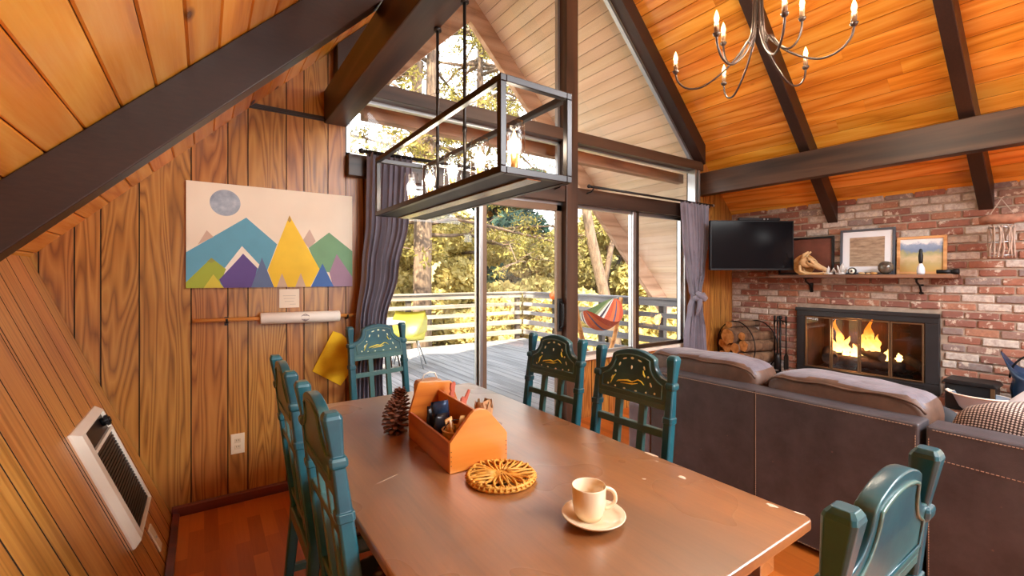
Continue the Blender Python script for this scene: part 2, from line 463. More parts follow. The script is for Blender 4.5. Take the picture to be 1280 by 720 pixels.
eR = [4.80, 4.90, 4.985, 5.13, 5.21, 5.36, 5.47, 5.64]
panel_strips(wr, eR, lambda x: 0.0, lambda x: roofR(x)+0.02, rs)
panel_strips(wr, [4.60, 4.70, 4.80], lambda x: 0.0, lambda x: 2.04, rs)
wr.prism([(4.60, -0.1), (5.75, -0.1), (5.75, roofR(5.75)+0.02), (4.80, roofR(4.8)+0.02), (4.80, 2.04), (4.60, 2.04)], lambda u, v, t: (u, t, v), G+0.006, G+0.10, 1)
struct(wr.build('wall_back_right', [M['panel'], M['groove']]))
wb = MB()
panel_strips(wb, [2.86, 2.98, 3.12, 3.2, 3.36, 3.47, 3.62, 3.72, 3.88, 3.98, 4.13, 4.23, 4.38, 4.5, 4.60], lambda x: 0.0, lambda x: 0.565, rs)
wb.prism([(2.86, -0.1), (4.60, -0.1), (4.60, 0.565), (2.86, 0.565)], lambda u, v, t: (u, t, v), G+0.006, G+0.10, 1)
struct(wb.build('wall_back_below_window', [M['panel'], M['groove']]))
# horizontal moulding on the panelling
tm = MB().box(0.22, 0.66, G-0.012, G, 2.395, 2.425).box(0.22, 0.66, G-0.018, G, 2.403, 2.412)
struct(tm.build('trim_1', M['header']))
bl = MB().prism([(0, 0), (0.016, 0), (0.016, 0.05), (0.008, 0.06), (0, 0.06)], lambda u, v, t: (t, G-u, v), -0.15, 0.975)
struct(bl.build('baseboard_back', M['base']))
bl = MB().prism([(0, 0), (0.03, 0), (0.03, 0.02), (0.0, 0.03)], lambda u, v, t: (-0.144+u, t, v), YB, G-0.016)
struct(bl.build('baseboard_left', M['base']))

# plank ceilings
def ceiling(name, side, x_start, x_end, y0, y1, mat, pitch=0.0925, breaks=True, seed=5):
    rs = random.Random(seed); mb = MB()
    w = pitch/S2
    d = Vector((S2, 0, S2)) if side < 0 else Vector((-S2, 0, S2))
    nrm = Vector((S2, 0, -S2)) if side < 0 else Vector((-S2, 0, -S2))
    x = x_start
    k = 0
    while (x + pitch <= x_end + 1e-6) if side < 0 else (x - pitch >= x_end - 1e-6):
        o = Vector((x, 0, roofL(x) if side < 0 else roofR(x)))
        cuts = [y0, y1]
        if breaks:
            cuts = sorted([y0, y1, y0 + (y1-y0)*rs.uniform(0.1, 0.4), y0 + (y1-y0)*rs.uniform(0.5, 0.9)])
        for a, b in zip(cuts[:-1], cuts[1:]):
            mb.prism([(0.0012, -0.02), (0.0012, -0.007), (0.006, 0), (w-0.006, 0), (w-0.0012, -0.007), (w-0.0012, -0.02)],
                     lambda u, v, t: tuple(o + d*u + nrm*v + Vector((0, t, 0))), a+0.0004, b-0.0004, 0, rs.random())
        x += pitch if side < 0 else -pitch
        k += 1
    xs, xe = x_start, 2.8
    f = roofL if side < 0 else roofR
    q = 0.012
    mb.prism([(xs, f(xs)+q), (xe, f(xe)+q), (xe, f(xe)+0.2), (xs, f(xs)+0.2)], lambda u, v, t: (u, t, v), y0, y1, 1)
    return mb.build(name, [mat, M['groove']])
struct(ceiling('ceiling_left', -1, -0.785, 2.80, YB, 3.19, M['pine'], seed=5))
struct(ceiling('ceiling_right', 1, 5.76, 2.80, YB, 3.19, M['pine'], seed=6))
struct(ceiling('ceiling_eave_left', -1, -1.2, 2.80, 3.20, 5.02, M['soffit'], breaks=False, seed=8))
struct(ceiling('ceiling_eave_right', 1, 6.80, 2.80, 3.20, 5.02, M['soffit'], breaks=False, seed=9))

# rafters under the planks
OFF = 0.227
def rafter(name, y0, y1, xl=None, xr=None, mat='beamX', yl=None):
    mb = MB(); yl = y0 if yl is None else yl
    if xl is None: L = [(-0.705, 1.46), (2.8, 4.966), (2.8, 4.966-OFF), (-0.640, 1.30)]
    else: L = [(xl, roofL(xl)-0.002), (2.8, 4.966), (2.8, 4.966-OFF), (xl, roofL(xl)-OFF)]
    xr_ = 5.60 if xr is None else xr
    R = [(2.8, 4.966), (xr_, roofR(xr_)-0.002), (xr_, roofR(xr_)-OFF), (2.8, 4.966-OFF)]
    mb.prism(L, lambda u, v, t: (u, t, v), yl, yl + y1 - y0)
    struct(mb.build(name+'_left', M[mat], bevel=0.004))
    mb = MB(); mb.prism(R, lambda u, v, t: (u, t, v), y0, y1)
    struct(mb.build(name+'_right', M[mat], bevel=0.004))
for y in (2.0, 0.845, -0.32, -1.48, -2.64):
    rafter('roof_beam', y, y+0.095, yl=y if y > 1.5 else y - 0.17)
rafter('gable_beam', 3.07, 3.19, 0.72, 4.86)
# side purlins
struct(MB().box(0.66, 0.805, YB, 3.19, 2.385, 2.60).build('side_beam_left', M['beam'], bevel=0.006))
struct(MB().box(4.87, 4.985, YB, 3.19, 2.328, 2.592).build('side_beam_right', M['beam'], bevel=0.006))
# centre post, headers
struct(MB().box(2.72, 2.86, 3.09, 3.24, 0.0, 4.76).build('post_center', M['beamZ'], bevel=0.004))
struct(MB().box(0.80, 2.72, 3.10, 3.22, 2.606, 2.71).build('trim_2', M['header'], bevel=0.004))
struct(MB().box(2.86, 4.86, 3.10, 3.22, 2.606, 2.71).build('trim_3', M['header'], bevel=0.004))
struct(MB().box(0.80, 2.72, 3.11, 3.24, 2.045, 2.19).build('trim_4', M['header'], bevel=0.004))
struct(MB().box(2.86, 4.72, 3.11, 3.24, 2.045, 2.19).build('trim_5', M['header'], bevel=0.004))

# glazing
def pane(name, poly, y, parent, mat='glass'):
    o = MB().prism(poly, lambda u, v, t: (u, t, v), y, y+0.005).build(name, M[mat], parent); return o
def edge_frame(mb, poly, w, y0, y1, mi=0):
    n = len(poly); c = Vector((sum(p[0] for p in poly)/n, sum(p[1] for p in poly)/n))
    for i in range(n):
        a = Vector(poly[i]); b = Vector(poly[(i+1) % n])
        if (b-a).length < 0.06: continue
        d = (b-a).normalized(); nn = Vector((-d.y, d.x))
        if (c-a).dot(nn) < 0: nn = -nn
        q = [a, b, b+nn*w, a+nn*w]
        mb.prism([(p.x, p.y) for p in q], lambda u, v, t: (u, t, v), y0, y1, mi)
def window(n, poly, w=0.025, mat='alu', y0=3.185, y1=3.225):
    e = bpy.data.objects.new('window_%d' % n, None); COL.objects.link(e); e['kind'] = 'structure'
    mb = MB(); edge_frame(mb, poly, w, y0, y1); mb.build('window_frame', M[mat], e)
    pane('pane', poly, (y0+y1)/2, e); return e
window(1, [(0.805, 2.71), (2.72, 2.71), (2.72, 4.66), (0.805, 2.745)])
window(2, [(2.86, 2.71), (4.795, 2.71), (4.795, 2.745), (2.86, 4.66)], 0.03)
window(3, [(0.805, 2.19), (2.72, 2.19), (2.72, 2.606), (0.805, 2.606)])
window(4, [(2.86, 2.19), (4.80, 2.19), (4.80, 2.606), (2.86, 2.606)], 0.02)
w5 = window(5, [(2.86, 0.60), (3.73, 0.60), (3.73, 2.045), (2.86, 2.045)], 0.03)
w6 = window(6, [(3.765, 0.60), (4.575, 0.60), (4.575, 2.045), (3.765, 2.045)], 0.035)
MB().box(3.705, 3.75, 3.165, 3.22, 0.60, 2.045).build('mullion', M['alu'], w5, bevel=0.003)
MB().box(3.75, 3.793, 3.16, 3.215, 0.60, 2.045).build('mullion', M['bronze'], w6, bevel=0.003)
MB().box(3.793, 4.575, 3.155, 3.19, 0.60, 0.64).build('sash_rail', M['bronze'], w6, bevel=0.003)
struct(MB().box(2.86, 4.60, 3.12, 3.24, 0.565, 0.60).build('trim_6', M['white'], bevel=0.004))
struct(MB().box(4.575, 4.605, 3.15, 3.24, 0.60, 2.045).build('trim_7', M['alu'], bevel=0.003))
struct(MB().box(4.70, 4.735, 3.10, 3.20, 2.045, 2.606).box(4.765, 4.80, 3.10, 3.20, 2.045, 2.606).build('trim_8', M['alu'], bevel=0.003))
# sliding glass door: fixed leaf left, sliding leaf right
d1 = bpy.data.objects.new('door_1', None); COL.objects.link(d1); d1['kind'] = 'structure'
MB().box(0.975, 1.015, 3.15, 3.24, 0.0, 2.045).box(1.015, 2.72, 3.15, 3.24, 0.0, 0.025).box(1.015, 2.72, 3.17, 3.24, 2.02, 2.045).build('door_frame', M['alu'], d1)
fx = MB(); edge_frame(fx, [(1.015, 0.025), (1.885, 0.025), (1.885, 2.02), (1.015, 2.02)], 0.045, 3.205, 3.235); fx = fx.build('fixed_leaf', M['alu'], d1, bevel=0.003)
pane('pane', [(1.05, 0.06), (1.85, 0.06), (1.85, 1.99), (1.05, 1.99)], 3.218, fx)
sl = MB(); edge_frame(sl, [(1.855, 0.025), (2.72, 0.025), (2.72, 2.02), (1.855, 2.02)], 0.06, 3.16, 3.195)
sl = sl.build('sliding_leaf', M['brownalu'], d1, bevel=0.003)
pane('pane', [(1.91, 0.08), (2.67, 0.08), (2.67, 1.96), (1.91, 1.96)], 3.175, sl)
MB().box(1.845, 1.872, 3.15, 3.165, 0.03, 2.02).build('mullion', M['alu'], sl, bevel=0.002)
hd = MB().box(2.665, 2.712, 3.14, 3.16, 0.86, 1.16).tube([(2.688, 3.14, 0.89), (2.688, 3.105, 0.91), (2.688, 3.10, 1.01), (2.688, 3.105, 1.11), (2.688, 3.14, 1.13)], 0.011, 10)
hd.build('handle', M['black'], sl, bevel=0.004)

# brick fireplace wall, bricks standing proud of the mortar
XB = 5.617
FY0, FY1, FZ0, FZ1 = 1.19, 2.395, 0.262, 1.012
bk = MB(); rs = random.Random(21)
ch = 0.0755
row = 0; z = 0.004
while z < 2.15:
    yy = 3.19 - (0.115 if row % 2 else 0.0) + rs.uniform(-0.03, 0.03)
    first = True; yy = 3.172
    while yy > -1.0:
        L = (0.105 if (row % 2 and first) else 0.212) * rs.uniform(0.95, 1.05); first = False
        a, b = yy - L, yy
        h = 0.062*rs.uniform(0.93, 1.04)
        yy = a - 0.012
        segs = [(a, b)]
        if z + h > FZ0 - 0.02 and z < FZ1 + 0.004:
            if b > FY0 - 0.01 and a < FY1 + 0.01:
                segs = []
                if a < FY0 - 0.06: segs.append((a, FY0 - 0.012))
                if b > FY1 + 0.06: segs.append((FY1 + 0.012, b))
        for (a2, b2) in segs:
            p = rs.uniform(0.008, 0.022)
            c = Vector((XB - p + 0.02, (a2+b2)/2, z + h/2))
            tl = rs.uniform(-0.012, 0.012); tw = rs.uniform(-0.02, 0.02)
            ay = Vector((tw, math.cos(tl), math.sin(tl))) * ((b2-a2)/2)
            az = Vector((0, -math.sin(tl), math.cos(tl))) * (h/2)
            bk.obox(c, (0.02, 0, 0), ay, az, 0, rs.random())
    z += ch; row += 1
brk = bk.build('wall_right_bricks', M['brick'], bevel=0.009, seg=3)
struct(brk)
mt = MB()
x0, x1 = XB - 0.002, XB + 0.10
for (a, b, c, d) in ((YB, FY0, 0, 2.16), (FY1, 3.19, 0, 2.16), (FY0, FY1, 0, FZ0), (FY0, FY1, FZ1, 2.16)):
    mt.box(x0, x1, a, b, c, d)
struct(mt.build('wall_right', M['mortar']))
# raised hearth
hs = MB(); rs = random.Random(4)
yy = -0.6
while yy < 3.1:
    hs.box(5.02, 5.60, yy+0.004, min(yy+0.30, 3.16)-0.004, 0.02, 0.252, 0, rs.random()*0.6); yy += 0.30
hs.box(5.03, 5.60, -0.6, 3.15, 0.0, 0.246, 1)
struct(hs.build('hearth_floor', [M['brick'], M['mortar']], bevel=0.008))

# unseen rear wall: opening and dark tone chosen to steer light and reflections
rw = MB()
rw.box(-0.8, 0.75, YB-0.1, YB, 0, 2.2).box(2.45, 5.7, YB-0.1, YB, 0, 2.2)
rw.box(0.75, 2.45, YB-0.1, YB, 0, 0.3).box(2.72, 2.88, YB-0.1, YB, 2.2, 4.8).box(0.4, 5.2, YB-0.1, YB, 2.2, 2.62)
rw.prism([(-0.8, 1.3), (0.7, 2.2), (0.7, 2.87)], lambda u, v, t: (u, t, v), YB-0.1, YB)
struct(rw.build('wall_rear', M['beamZ']))
# ------------------------------------------------------------------ dining table
t = thing('dining_table', 'long dark-stained wooden dining table with worn chipped edges, laid with caddy and cup', 'table', (0.795, 1.395, 0))
tb = MB()
def rr_rect(hx, hy, r, n=4):
    pts = []
    for (sx, sy, a0) in ((1,1,0), (-1,1,90), (-1,-1,180), (1,-1,270)):
        for i in range(n+1):
            a = math.radians(a0 + 90*i/n)
            pts.append((sx*(hx-r) + r*math.cos(a), sy*(hy-r) + r*math.sin(a)))
    return pts
tb.prism(rr_rect(0.477, 0.889, 0.02), lambda u, v, t: (u, v, t), 0.722, 0.75)
tb.build('tabletop', M['table'], t, bevel=0.006, seg=3)
MB().prism(rr_rect(0.468, 0.880, 0.02), lambda u, v, t: (u, v, t), 0.712, 0.7215).build('edge_moulding', M['table'], t, bevel=0.003)
chp = MB(); rs = random.Random(5)
def chip(x, y, a, b, rot):
    pts = []
    for i in range(9):
        an = 2*PI*i/9; q = rs.uniform(0.6, 1.1)
        u, v = a*math.cos(an)*q, b*math.sin(an)*q
        pts.append((u*math.cos(rot)-v*math.sin(rot)+x, u*math.sin(rot)+v*math.cos(rot)+y))
    chp.prism(pts, lambda u, v, t: (u, v, t), 0.7499, 0.7503)
for (x, y, a, b, r) in ((0.472, -0.395, 0.007, 0.030, 0.0), (0.405, -0.56, 0.010, 0.018, 0.1), (0.455, -0.80, 0.010, 0.018, 0.3), (0.44, -0.44, 0.003, 0.006, 0), (0.472, -0.86, 0.004, 0.016, 0.2), (0.30, -0.50, 0.004, 0.007, 0.7), (-0.33, -0.06, 0.045, 0.0015, 0.35), (-0.40, 0.29, 0.004, 0.02, 0.4), (-0.43, 0.36, 0.003, 0.03, 0.9)):
    chip(x, y, a, b, r)
chp.build('bare_wood_speck', plain('bare wood chip', rgb(214,190,162), 0.7), t)['kind'] = 'stuff'
MB().box(-0.40, 0.40, -0.80, -0.775, 0.61, 0.712).box(-0.40, 0.40, 0.775, 0.80, 0.61, 0.712).box(-0.40, -0.375, -0.775, 0.775, 0.61, 0.712).box(0.375, 0.40, -0.775, 0.775, 0.61, 0.712).build('apron', M['table'], t, bevel=0.003)
for sx in (-1, 1):
    for sy in (-1, 1):
        l = MB(); x, y = sx*0.385, sy*0.785
        l.box(x-0.035, x+0.035, y-0.035, y+0.035, 0.60, 0.712)
        l.lathe([(0.034, 0.60), (0.026, 0.58), (0.036, 0.54), (0.030, 0.30), (0.022, 0.10), (0.028, 0.07), (0.020, 0.0)], (x, y, 0), 20)
        l.build('leg', M['table'], t, bevel=0.003)

# ------------------------------------------------------------------ teal carved chairs
PH = 0.182                                       # half distance between the rear posts
LEAN = 0.125
def lean(x, y, z): return (x, y - (z-0.45)*LEAN if z > 0.45 else y - (0.45-z)*0.10, z)
def oct_ring(cx, cy, z, h, c=0.28):
    k = h*(1-c)
    return [(cx+h, cy-k, z), (cx+h, cy+k, z), (cx+k, cy+h, z), (cx-k, cy+h, z), (cx-h, cy+k, z), (cx-h, cy-k, z), (cx-k, cy-h, z), (cx+k, cy-h, z)]
def rear_post(sx):
    mb = MB()
    prof = [(0.0, 0.018), (0.40, 0.023), (0.47, 0.023), (0.80, 0.0215), (0.802, 0.0255), (0.822, 0.0255), (0.824, 0.021), (0.925, 0.020), (0.928, 0.026), (0.934, 0.028), (0.944, 0.028), (0.950, 0.0255), (0.953, 0.0195), (1.030, 0.0275), (1.040, 0.0285), (1.047, 0.0255), (1.055, 0.018)]
    mb.rings([oct_ring(sx*PH, 0, z, h) for z, h in [(z, h*(0.84 if z < 0.9 else 0.76)) for z, h in prof]], 0, 0, False)
    mb.map(lean); return mb
def panel_outline(inset=0.0):
    w = PH - 0.012 - inset; zb = 0.868 + inset; r = 0.066 + inset; zc = 1.022
    pts = [(-w, zb), (w, zb)]
    zj = zc - r
    pts.append((w, zj))
    sx = PH - 0.012
    for i in range(1, 8):
        a = -PI/2 - (PI/2)*i/8*0.98
        u = sx + r*math.cos(a); v = zc + r*math.sin(a)
        if u < w: pts.append((u, v))
    xs = sx - r; zs = zc + 0.008 - inset*0.4
    pts.append((xs, zc)); pts.append((xs - 0.003 , zs))
    top = 1.056 - inset
    for i in range(1, 12):
        x = xs - 0.003 - (2*xs-0.006)*i/12
        pts.append((x, zs + (top-zs)*(1-(x/xs)**2)))
    pts.append((-xs+0.003, zs)); pts.append((-xs, zc))
    for i in range(7, 0, -1):
        a = -PI/2 - (PI/2)*i/8*0.98
        u = -(sx + r*math.cos(a)); v = zc + r*math.sin(a)
        if u > -w: pts.append((u, v))
    pts.append((-w, zj))
    return pts
HOLES = [(0, 1.022, 0.010, 0.0065, 0), (-0.038, 1.016, 0.014, 0.0042, 0.3), (0.038, 1.016, 0.014, 0.0042, -0.3), (-0.062, 0.990, 0.005, 0.011, -0.4), (0.062, 0.990, 0.005, 0.011, 0.4),
         (-0.083, 0.958, 0.0055, 0.0055, 0), (0.083, 0.958, 0.0055, 0.0055, 0), (0.098, 0.930, 0.0045, 0.012, 0.5), (-0.098, 0.930, 0.0045, 0.012, -0.5), (-0.118, 0.900, 0.006, 0.006, 0), (0.118, 0.900, 0.006, 0.006, 0),
         (-0.078, 0.896, 0.0055, 0.0045, 0), (0.078, 0.896, 0.0055, 0.0045, 0), (-0.028, 0.894, 0.008, 0.004, 0), (0.030, 0.894, 0.008, 0.004, 0), (0.0, 0.985, 0.005, 0.010, 0.0)]
def crest(parent, holes=True):
    cu = bpy.data.curves.new('crest_curve', 'CURVE'); cu.dimensions = '2D'; cu.fill_mode = 'BOTH'
    cu.extrude = 0.011; cu.bevel_depth = 0.003; cu.bevel_resolution = 1
    def spl(pts):
        s = cu.splines.new('POLY'); s.points.add(len(pts)-1)
        for p, q in zip(s.points, pts): p.co = (q[0], q[1], 0, 1)
        s.use_cyclic_u = True
    spl(panel_outline())
    if holes:
        for (cx, cz, a, b, r) in HOLES:
            spl([(cx + a*math.cos(q)*math.cos(r) - b*math.sin(q)*math.sin(r), cz + a*math.cos(q)*math.sin(r) + b*math.sin(q)*math.cos(r)) for q in (2*PI*i/10 for i in range(10))])
    tmp = bpy.data.objects.new('crest_tmp', cu); COL.objects.link(tmp)
    me = bpy.data.meshes.new_from_object(tmp.evaluated_get(bpy.context.evaluated_depsgraph_get()))
    bpy.data.objects.remove(tmp)
    for v in me.vertices: v.co = lean(v.co.x, -v.co.z, v.co.y)
    me.materials.clear(); me.materials.append(M['teal'])
    o = bpy.data.objects.new('crest_panel', me); COL.objects.link(o); o.parent = parent
    # raised moulding round the field, both faces
    for sy in (-1, 1):
        b = MB(); b.tube([lean(u, sy*0.0145, v) for u, v in panel_outline(0.020)], 0.0038, 6, closed=True)
        b.build('moulding', M['teal'], o)
    return o
DOT = plain('pale cream paint', rgb(228,234,196), 0.5)
def leaf_motif(parent):
    mb = MB(); y = 0.0155
    def blade(pts, r):
        mb.tube([lean(x, y, z) for x, z in pts], r, 6, flat=0.5)
    blade([(-0.066, 0.925), (-0.052, 0.936), (-0.036, 0.940), (-0.018, 0.931), (0.0, 0.926)], [0.002, 0.004, 0.0045, 0.005, 0.004])
    blade([(-0.01, 0.926), (0.015, 0.930), (0.04, 0.925), (0.062, 0.921), (0.072, 0.915)], [0.004, 0.008, 0.0065, 0.007, 0.002])
    blade([(-0.035, 0.925), (-0.01, 0.918), (0.02, 0.917), (0.052, 0.913)], [0.002, 0.0055, 0.005, 0.001])
    blade([(-0.070, 0.957), (-0.062, 0.966), (-0.058, 0.981)], [0.005, 0.006, 0.002])
    blade([(0.080, 0.945), (0.090, 0.933), (0.100, 0.914), (0.104, 0.903)], [0.002, 0.004, 0.004, 0.002])
    o = mb.build('leaf_motif', M['yellow'], parent); o['label'] = 'yellow painted leaf motif'
    mb = MB()
    for (cx, cz, a, b, r) in HOLES:
        n0 = len(mb.v); mb.ell((0, 0, 0), (a*0.8, 0.0022, b*0.8), 12, 6)
        mb.map(lambda x, y, z: lean(cx + x*math.cos(r) - z*math.sin(r), y + 0.0148, cz + x*math.sin(r) + z*math.cos(r)), n0)
    o = mb.build('dot_motif', DOT, parent); o['label'] = 'pale painted dots'; o['kind'] = 'stuff'
def make_chair(label, motif=True, holes=True):
    t = thing('dining_chair', label, 'chair', group='teal carved dining chairs')
    for sx in (-1, 1):
        p = rear_post(sx).build('rear_post', M['teal'], t, bevel=0.0015)
    cp = crest(t, holes)
    if motif: leaf_motif(cp)
    mb = MB().box(-PH, PH, -0.014, 0.014, 0.846, 0.868); mb.map(lean); mb.build('lower_rail', M['teal'], t, bevel=0.003)
    mb = MB().box(-PH, PH, -0.012, 0.012, 0.742, 0.770); mb.map(lean); mb.build('cross_rail', M['teal'], t, bevel=0.003)
    mb = MB().box(-PH, PH, -0.012, 0.012, 0.50, 0.53); mb.map(lean); mb.build('cross_rail', M['teal'], t, bevel=0.003)
    for x in (-0.060, 0.060):
        mb = MB().box(x-0.0155, x+0.0155, -0.0105, 0.0105, 0.46, 0.852); mb.map(lean); mb.build('slat', M['teal'], t, bevel=0.003)
    MB().prism([(-0.185, -0.022), (0.185, -0.022), (0.222, 0.40), (0.20, 0.415), (-0.20, 0.415), (-0.222, 0.40)], lambda u, v, t: (u, v, t), 0.40, 0.452).build('seat', M['teal'], t, bevel=0.006)
    MB().ell((0, 0.205, 0.458), (0.195, 0.185, 0.022), 24, 10, 0, 0, 0.55).build('seat_pad', M['fabric_seat'], t)
    for sx in (-1, 1):
        mb = MB(); mb.rings([oct_ring(sx*0.195, 0.375, z, h) for z, h in [(0, 0.016), (0.05, 0.021), (0.055, 0.025), (0.075, 0.025), (0.08, 0.020), (0.33, 0.022), (0.402, 0.024)]], 0, 0, False)
        mb.build('front_leg', M['teal'], t, bevel=0.0015)
        MB().bar((sx*0.186, -0.022, 0.2), (sx*0.195, 0.37, 0.17), 0.02, 0.03).build('stretcher', M['teal'], t, bevel=0.003)
    MB().bar((-0.195, 0.375, 0.24), (0.195, 0.375, 0.24), 0.03, 0.02).build('stretcher', M['teal'], t, bevel=0.003)
    return t
R90 = PI/2
c1 = make_chair('teal carved chair against the panelled-wall side of the table, the farther one', holes=False)
c1.location = (0.305, 1.79, 0); c1.rotation_euler = (0, 0, -R90)
GRP = 'teal carved dining chairs'
dup(c1, (0.312, 1.255, 0), -R90, 'teal carved chair against the panelled-wall side of the table, the nearer one', GRP)
dup(c1, (1.432, 1.785, 0), R90+math.radians(4), 'blue-teal carved chair in front of the centre door post, right of the table', GRP)
dup(c1, (1.412, 1.256, 0), R90+math.radians(2.5), 'teal carved chair right of the table, in front of the grey sofa arm', GRP)
dup(c1, (0.925, 2.785, 0), PI+math.radians(11), 'teal carved chair at the far head of the table before the drawn curtain', GRP)
c6 = make_chair('teal chair at the near head of the table, seen from behind', motif=True, holes=False)
c6.location = (0.885, 0.318, 0)

# ------------------------------------------------------------------ things on the table
TZ = 0.7505
CREAM = plain('cream glazed stoneware', rgb(232,212,178), 0.22, 0.0, 0.03, 8, coat=0.3)
sd = MB(); sd.lathe([(0.001, 0.003), (0.040, 0.003), (0.046, 0.0), (0.049, 0.003), (0.066, 0.009), (0.078, 0.018), (0.0795, 0.0205), (0.077, 0.0215), (0.064, 0.013), (0.048, 0.0075), (0.036, 0.0075), (0.033, 0.006), (0.001, 0.006)], n=48)
o = sd.build('saucer', CREAM); o.location = (0.803, 0.812, TZ); tag(o, 'cream stoneware saucer under the coffee cup', 'saucer')
mu = thing('coffee_cup', 'cream stoneware coffee cup standing on its saucer', 'cup', (0.797, 0.822, TZ+0.0066))
MB().lathe([(0.001, 0.004), (0.024, 0.004), (0.026, 0.0), (0.030, 0.001), (0.0375, 0.016), (0.041, 0.036), (0.0425, 0.078), (0.0418, 0.081), (0.0405, 0.0800), (0.0385, 0.036), (0.034, 0.016), (0.025, 0.008), (0.001, 0.008)], n=48).build('cup_body', CREAM, mu)
hx, hy = 0.86, -0.51
hp = [(0.038 + 0.030*math.sin(PI*k/20)**0.8, 0.0465 + 0.025*math.cos(PI*k/20)) for k in range(21)]
MB().tube([(hx*r, hy*r, z) for r, z in hp], 0.005, 12).build('cup_handle', CREAM, mu)

# woven rattan trivet
RAT = plain('yellow rattan', rgb(214,154,62), 0.55, 0.0, 0.2, 30)
tv = MB(); rs = random.Random(2)
def ring(r, z, rad, n=48): tv.tube([(r*math.cos(2*PI*i/n), r*math.sin(2*PI*i/n), z + 0.001*math.sin(i*3)) for i in range(n)], rad, 6, closed=True)
ring(0.101, 0.005, 0.005); ring(0.099, 0.013, 0.0048); ring(0.030, 0.010, 0.004); ring(0.046, 0.007, 0.003); ring(0.074, 0.006, 0.003)
for i in range(22):
    a = 2*PI*i/22
    pts = []
    for k in range(13):
        s = -1 + 2*k/12
        r = 0.020 + 0.080*(1-abs(s)**1.6)
        aa = a + s*0.30
        pts.append((r*math.cos(aa), r*math.sin(aa), 0.016 + 0.004*math.cos(s*4+i)))
    tv.tube(pts, 0.0034, 6)
for i in range(40):
    a = 2*PI*i/40
    tv.tube([(0.094*math.cos(a), 0.094*math.sin(a), 0.004), (0.107*math.cos(a+0.03), 0.107*math.sin(a+0.03), 0.009), (0.095*math.cos(a+0.06), 0.095*math.sin(a+0.06), 0.0185)], 0.0034, 5)
for i in range(12): ring(0.004 + 0.0025*i, 0.016 - 0.0002*i, 0.0018, 20)
o = tv.build('trivet', RAT); o.location = (0.742, 1.142, TZ); tag(o, 'round woven yellow rattan trivet in front of the wooden caddy', 'trivet')

# wooden caddy (tool box shape)
CAD = wood('orange varnished plywood', rgb(178,98,24), rgb(212,130,42), rgb(224,150,60), 'X', 5.0, 5.0, 0.35, 0.15, tone=0.08)
CADE = wood('orange plywood sides', rgb(166,90,22), rgb(198,116,38), rgb(212,136,52), 'Y', 5.0, 5.0, 0.35, 0.15, tone=0.08)
ca = thing('wooden_caddy', 'open orange wooden caddy with peaked end boards, full of small things', 'caddy', (0.728, 1.252, TZ), math.radians(-3))
def gable_end(y0, y1):
    pts = [(-0.103, 0), (0.103, 0), (0.103, 0.092), (0.097, 0.102), (0.040, 0.168), (0.024, 0.182), (0.0, 0.187), (-0.020, 0.183), (-0.036, 0.170), (-0.096, 0.102), (-0.103, 0.094)]
    return MB().prism(pts, lambda u, v, t: (u, t, v), y0, y1)
gable_end(-0.006, 0.008).build('end_board', CAD, ca, bevel=0.002)
MB().prism([(-0.103, 0), (0.103, 0), (0.103, 0.092), (0.074, 0.185), (0.066, 0.194), (-0.06, 0.205), (-0.070, 0.199), (-0.103, 0.094)], lambda u, v, t: (u, t, v), 0.372, 0.386).build('end_board', CAD, ca, bevel=0.002)
MB().box(-0.100, 0.100, 0.008, 0.372, 0.0, 0.010).build('base_board', CADE, ca)
MB().box(-0.103, -0.094, 0.008, 0.372, 0.0, 0.096).build('side_board', CADE, ca, bevel=0.0015)
MB().box(0.094, 0.103, 0.008, 0.372, 0.0, 0.090).build('side_board', CADE, ca, bevel=0.0015)
dv = MB().prism([(0.008, 0.01), (0.372, 0.01), (0.372, 0.165), (0.008, 0.165)], lambda u, v, t: (t, u, v), 0.012, 0.021)
dv.build('divider_board', CADE, ca, bevel=0.0015)
nl = MB()
for z in (0.02, 0.032, 0.044, 0.056): nl.cyl((-0.098, -0.0068, z*1.2), (-0.098, -0.0055, z*1.2), 0.0016, 8).cyl((0.098, -0.0068, z*1.2), (0.098, -0.0055, z*1.2), 0.0016, 8)
nl.build('nail_heads', M['iron'], ca)
def on_caddy(x, y, z=0.0105):
    a = math.radians(-3); return (0.728 + x*math.cos(a) - y*math.sin(a), 1.252 + x*math.sin(a) + y*math.cos(a), TZ + z)
PAIL = plain('tan ribbed pail', rgb(206,160,92), 0.45, 0.1, 0.08)
p = thing('small_pail', 'small tan ribbed pail inside the caddy near its front board', 'pail', on_caddy(-0.045, 0.082))
MB().lathe([(0.001, 0.0), (0.034, 0.0), (0.036, 0.02), (0.0385, 0.025), (0.037, 0.03), (0.039, 0.05), (0.0415, 0.055), (0.040, 0.06), (0.043, 0.092), (0.0455, 0.095), (0.043, 0.098), (0.041, 0.094), (0.036, 0.02), (0.033, 0.006), (0.001, 0.006)], n=28).build('pail_body', PAIL, p)
MB().tube([(0.043*math.cos(a), 0, 0.09 + 0.035*math.sin(a)) for a in (PI*i/10 for i in range(11))], 0.0016, 6).build('pail_handle', M['iron'], p)
DARK = plain('dark wrapper', rgb(34,30,34), 0.3, 0.0, 0.3, 25, 0.5, 40)
BLUEW = plain('dark blue foil wrapper', rgb(46,62,88), 0.25, 0.3, 0.4, 30, 0.6, 40)
WRAP = plain('tan wrapper', rgb(214,160,96), 0.45, 0.0, 0.15, 20, 0.3, 30)
